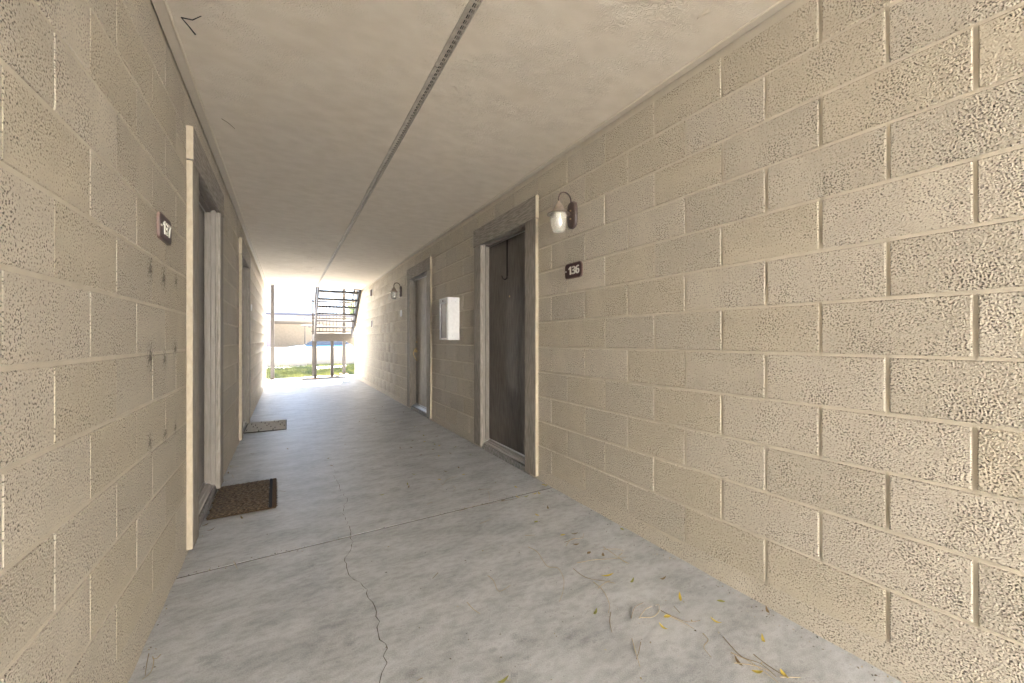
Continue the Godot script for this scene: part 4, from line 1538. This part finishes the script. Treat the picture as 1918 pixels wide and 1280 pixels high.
const LEAVES := [[1.45, 2.241, 0], [1.393, 2.167, 1], [1.571, 2.293, 2], [1.436, 1.94, 0], [1.502, 1.915, 2], [1.843, 1.812, 1], [1.383, 1.5, 3], [1.152, 1.325, 1], [1.398, 1.154, 0], [1.68, 1.099, 1], [1.544, 1.032, 0], [1.607, 0.878, 0], [1.546, 1.206, 3], [1.422, 0.862, 2], [1.437, 0.806, 0], [1.506, 0.752, 0], [0.652, 1.225, 1], [1.592, 1.342, 2], [1.45, 1.403, 1], [1.441, 1.708, 2], [1.489, 1.649, 2], [1.434, 1.813, 2], [1.851, 2.646, 0], [1.331, 1.117, 0], [1.789, 0.959, 2], [1.45, 7.193, 2], [1.63, 6.456, 2], [1.103, 5.89, 2], [1.133, 6.219, 2], [1.092, 6.446, 1], [1.42, 5.748, 1], [1.327, 5.784, 0], [0.9, 6.078, 2], [1.493, 5.324, 1], [1.623, 5.277, 1], [1.45, 4.781, 1], [1.57, 4.657, 2], [1.376, 4.494, 0], [1.462, 4.244, 0], [1.435, 4.316, 1], [1.356, 4.133, 2], [1.186, 4.006, 2], [1.328, 3.871, 0], [1.584, 4.088, 1], [1.462, 3.898, 2], [1.613, 3.733, 1], [1.365, 3.427, 2], [1.229, 3.389, 2], [1.336, 3.238, 0], [1.114, 3.234, 0], [0.855, 3.262, 1], [0.847, 3.197, 2], [0.63, 3.147, 1], [1.576, 2.744, 0], [1.85, 2.672, 0], [1.07, 4.382, 2], [1.178, 4.333, 2], [0.968, 3.469, 1], [1.462, 5.009, 1], [1.267, 4.611, 2], [1.492, 2.565, 0], [1.546, 2.544, 1], [1.627, 2.555, 0], [1.661, 2.539, 0], [1.366, 2.573, 2], [-0.476, 4.636, 1], [-0.494, 4.403, 2], [-0.315, 5.01, 2], [0.361, 4.402, 2], [0.365, 4.126, 2], [0.006, 5.025, 2], [0.575, 4.886, 2], [-0.48, 3.245, 2], [-0.42, 3.141, 2], [-0.264, 3.238, 2]]
const TWIGS := [[1.188, 1.935, 1.2, 1.853, 1.174, 1.722, 1.207, 1.675, 1.181, 1.588, 1.113, 1.504, 1.063, 1.463], [1.276, 1.634, 1.277, 1.539, 1.336, 1.479, 1.36, 1.457], [1.273, 1.446, 1.339, 1.458, 1.372, 1.434], [1.291, 1.498, 1.281, 1.419, 1.246, 1.34, 1.196, 1.292], [1.213, 1.295, 1.165, 1.25, 1.135, 1.205], [1.323, 1.665, 1.407, 1.639, 1.481, 1.613, 1.572, 1.565], [1.55, 1.716, 1.543, 1.626, 1.543, 1.548, 1.548, 1.516], [1.26, 1.224, 1.317, 1.259, 1.38, 1.268], [1.288, 1.207, 1.347, 1.228, 1.395, 1.232], [1.295, 1.209, 1.337, 1.181, 1.387, 1.192, 1.421, 1.217, 1.412, 1.228], [1.405, 1.194, 1.412, 1.145, 1.442, 1.092, 1.491, 1.066], [1.409, 1.147, 1.421, 1.092, 1.432, 1.052], [1.179, 1.141, 1.139, 1.085, 1.103, 1.028], [1.195, 1.111, 1.15, 1.078, 1.117, 1.06], [0.874, 1.808, 0.877, 1.745, 0.865, 1.667, 0.931, 1.673], [1.441, 1.019, 1.422, 0.983, 1.38, 0.972, 1.356, 0.924], [1.492, 0.967, 1.465, 0.912, 1.459, 0.868, 1.481, 0.818, 1.475, 0.762], [1.408, 0.87, 1.452, 0.826, 1.482, 0.783], [1.443, 0.905, 1.457, 0.842, 1.458, 0.748], [1.507, 0.858, 1.495, 0.801, 1.504, 0.737], [1.486, 0.756, 1.539, 0.716], [1.379, 1.831, 1.447, 1.869, 1.512, 1.854, 1.554, 1.889], [1.394, 1.867, 1.468, 1.864], [1.242, 2.053, 1.289, 2.02], [1.077, 2.332, 1.159, 2.345], [1.476, 1.184, 1.457, 1.137], [1.531, 1.696, 1.595, 1.653, 1.617, 1.623], [1.596, 1.614, 1.543, 1.586, 1.55, 1.524], [-0.462, 2.022, -0.453, 1.958, -0.443, 1.894], [-0.445, 1.995, -0.433, 1.957, -0.43, 1.905, -0.446, 1.872], [-0.421, 1.992, -0.428, 1.969, -0.442, 1.983], [0.668, 1.958, 0.627, 1.918], [0.706, 1.67, 0.709, 1.612, 0.725, 1.574], [-0.252, 2.63, -0.225, 2.519], [0.414, 1.38, 0.392, 1.374], [1.096, 3.126, 1.107, 3.105, 1.17, 3.199, 1.266, 3.217], [1.16, 3.03, 1.158, 2.976, 1.122, 2.932], [1.302, 2.86, 1.346, 2.832, 1.396, 2.815], [1.35, 2.79, 1.328, 2.715, 1.281, 2.625], [0.873, 2.797, 0.919, 2.813], [1.029, 2.573, 1.15, 2.583, 1.318, 2.568, 1.47, 2.543], [-0.507, 4.654, -0.461, 4.584, -0.399, 4.596], [-0.428, 4.343, -0.4, 4.196], [-0.051, 3.668, -0.008, 3.612], [-0.476, 4.209, -0.427, 4.161]]
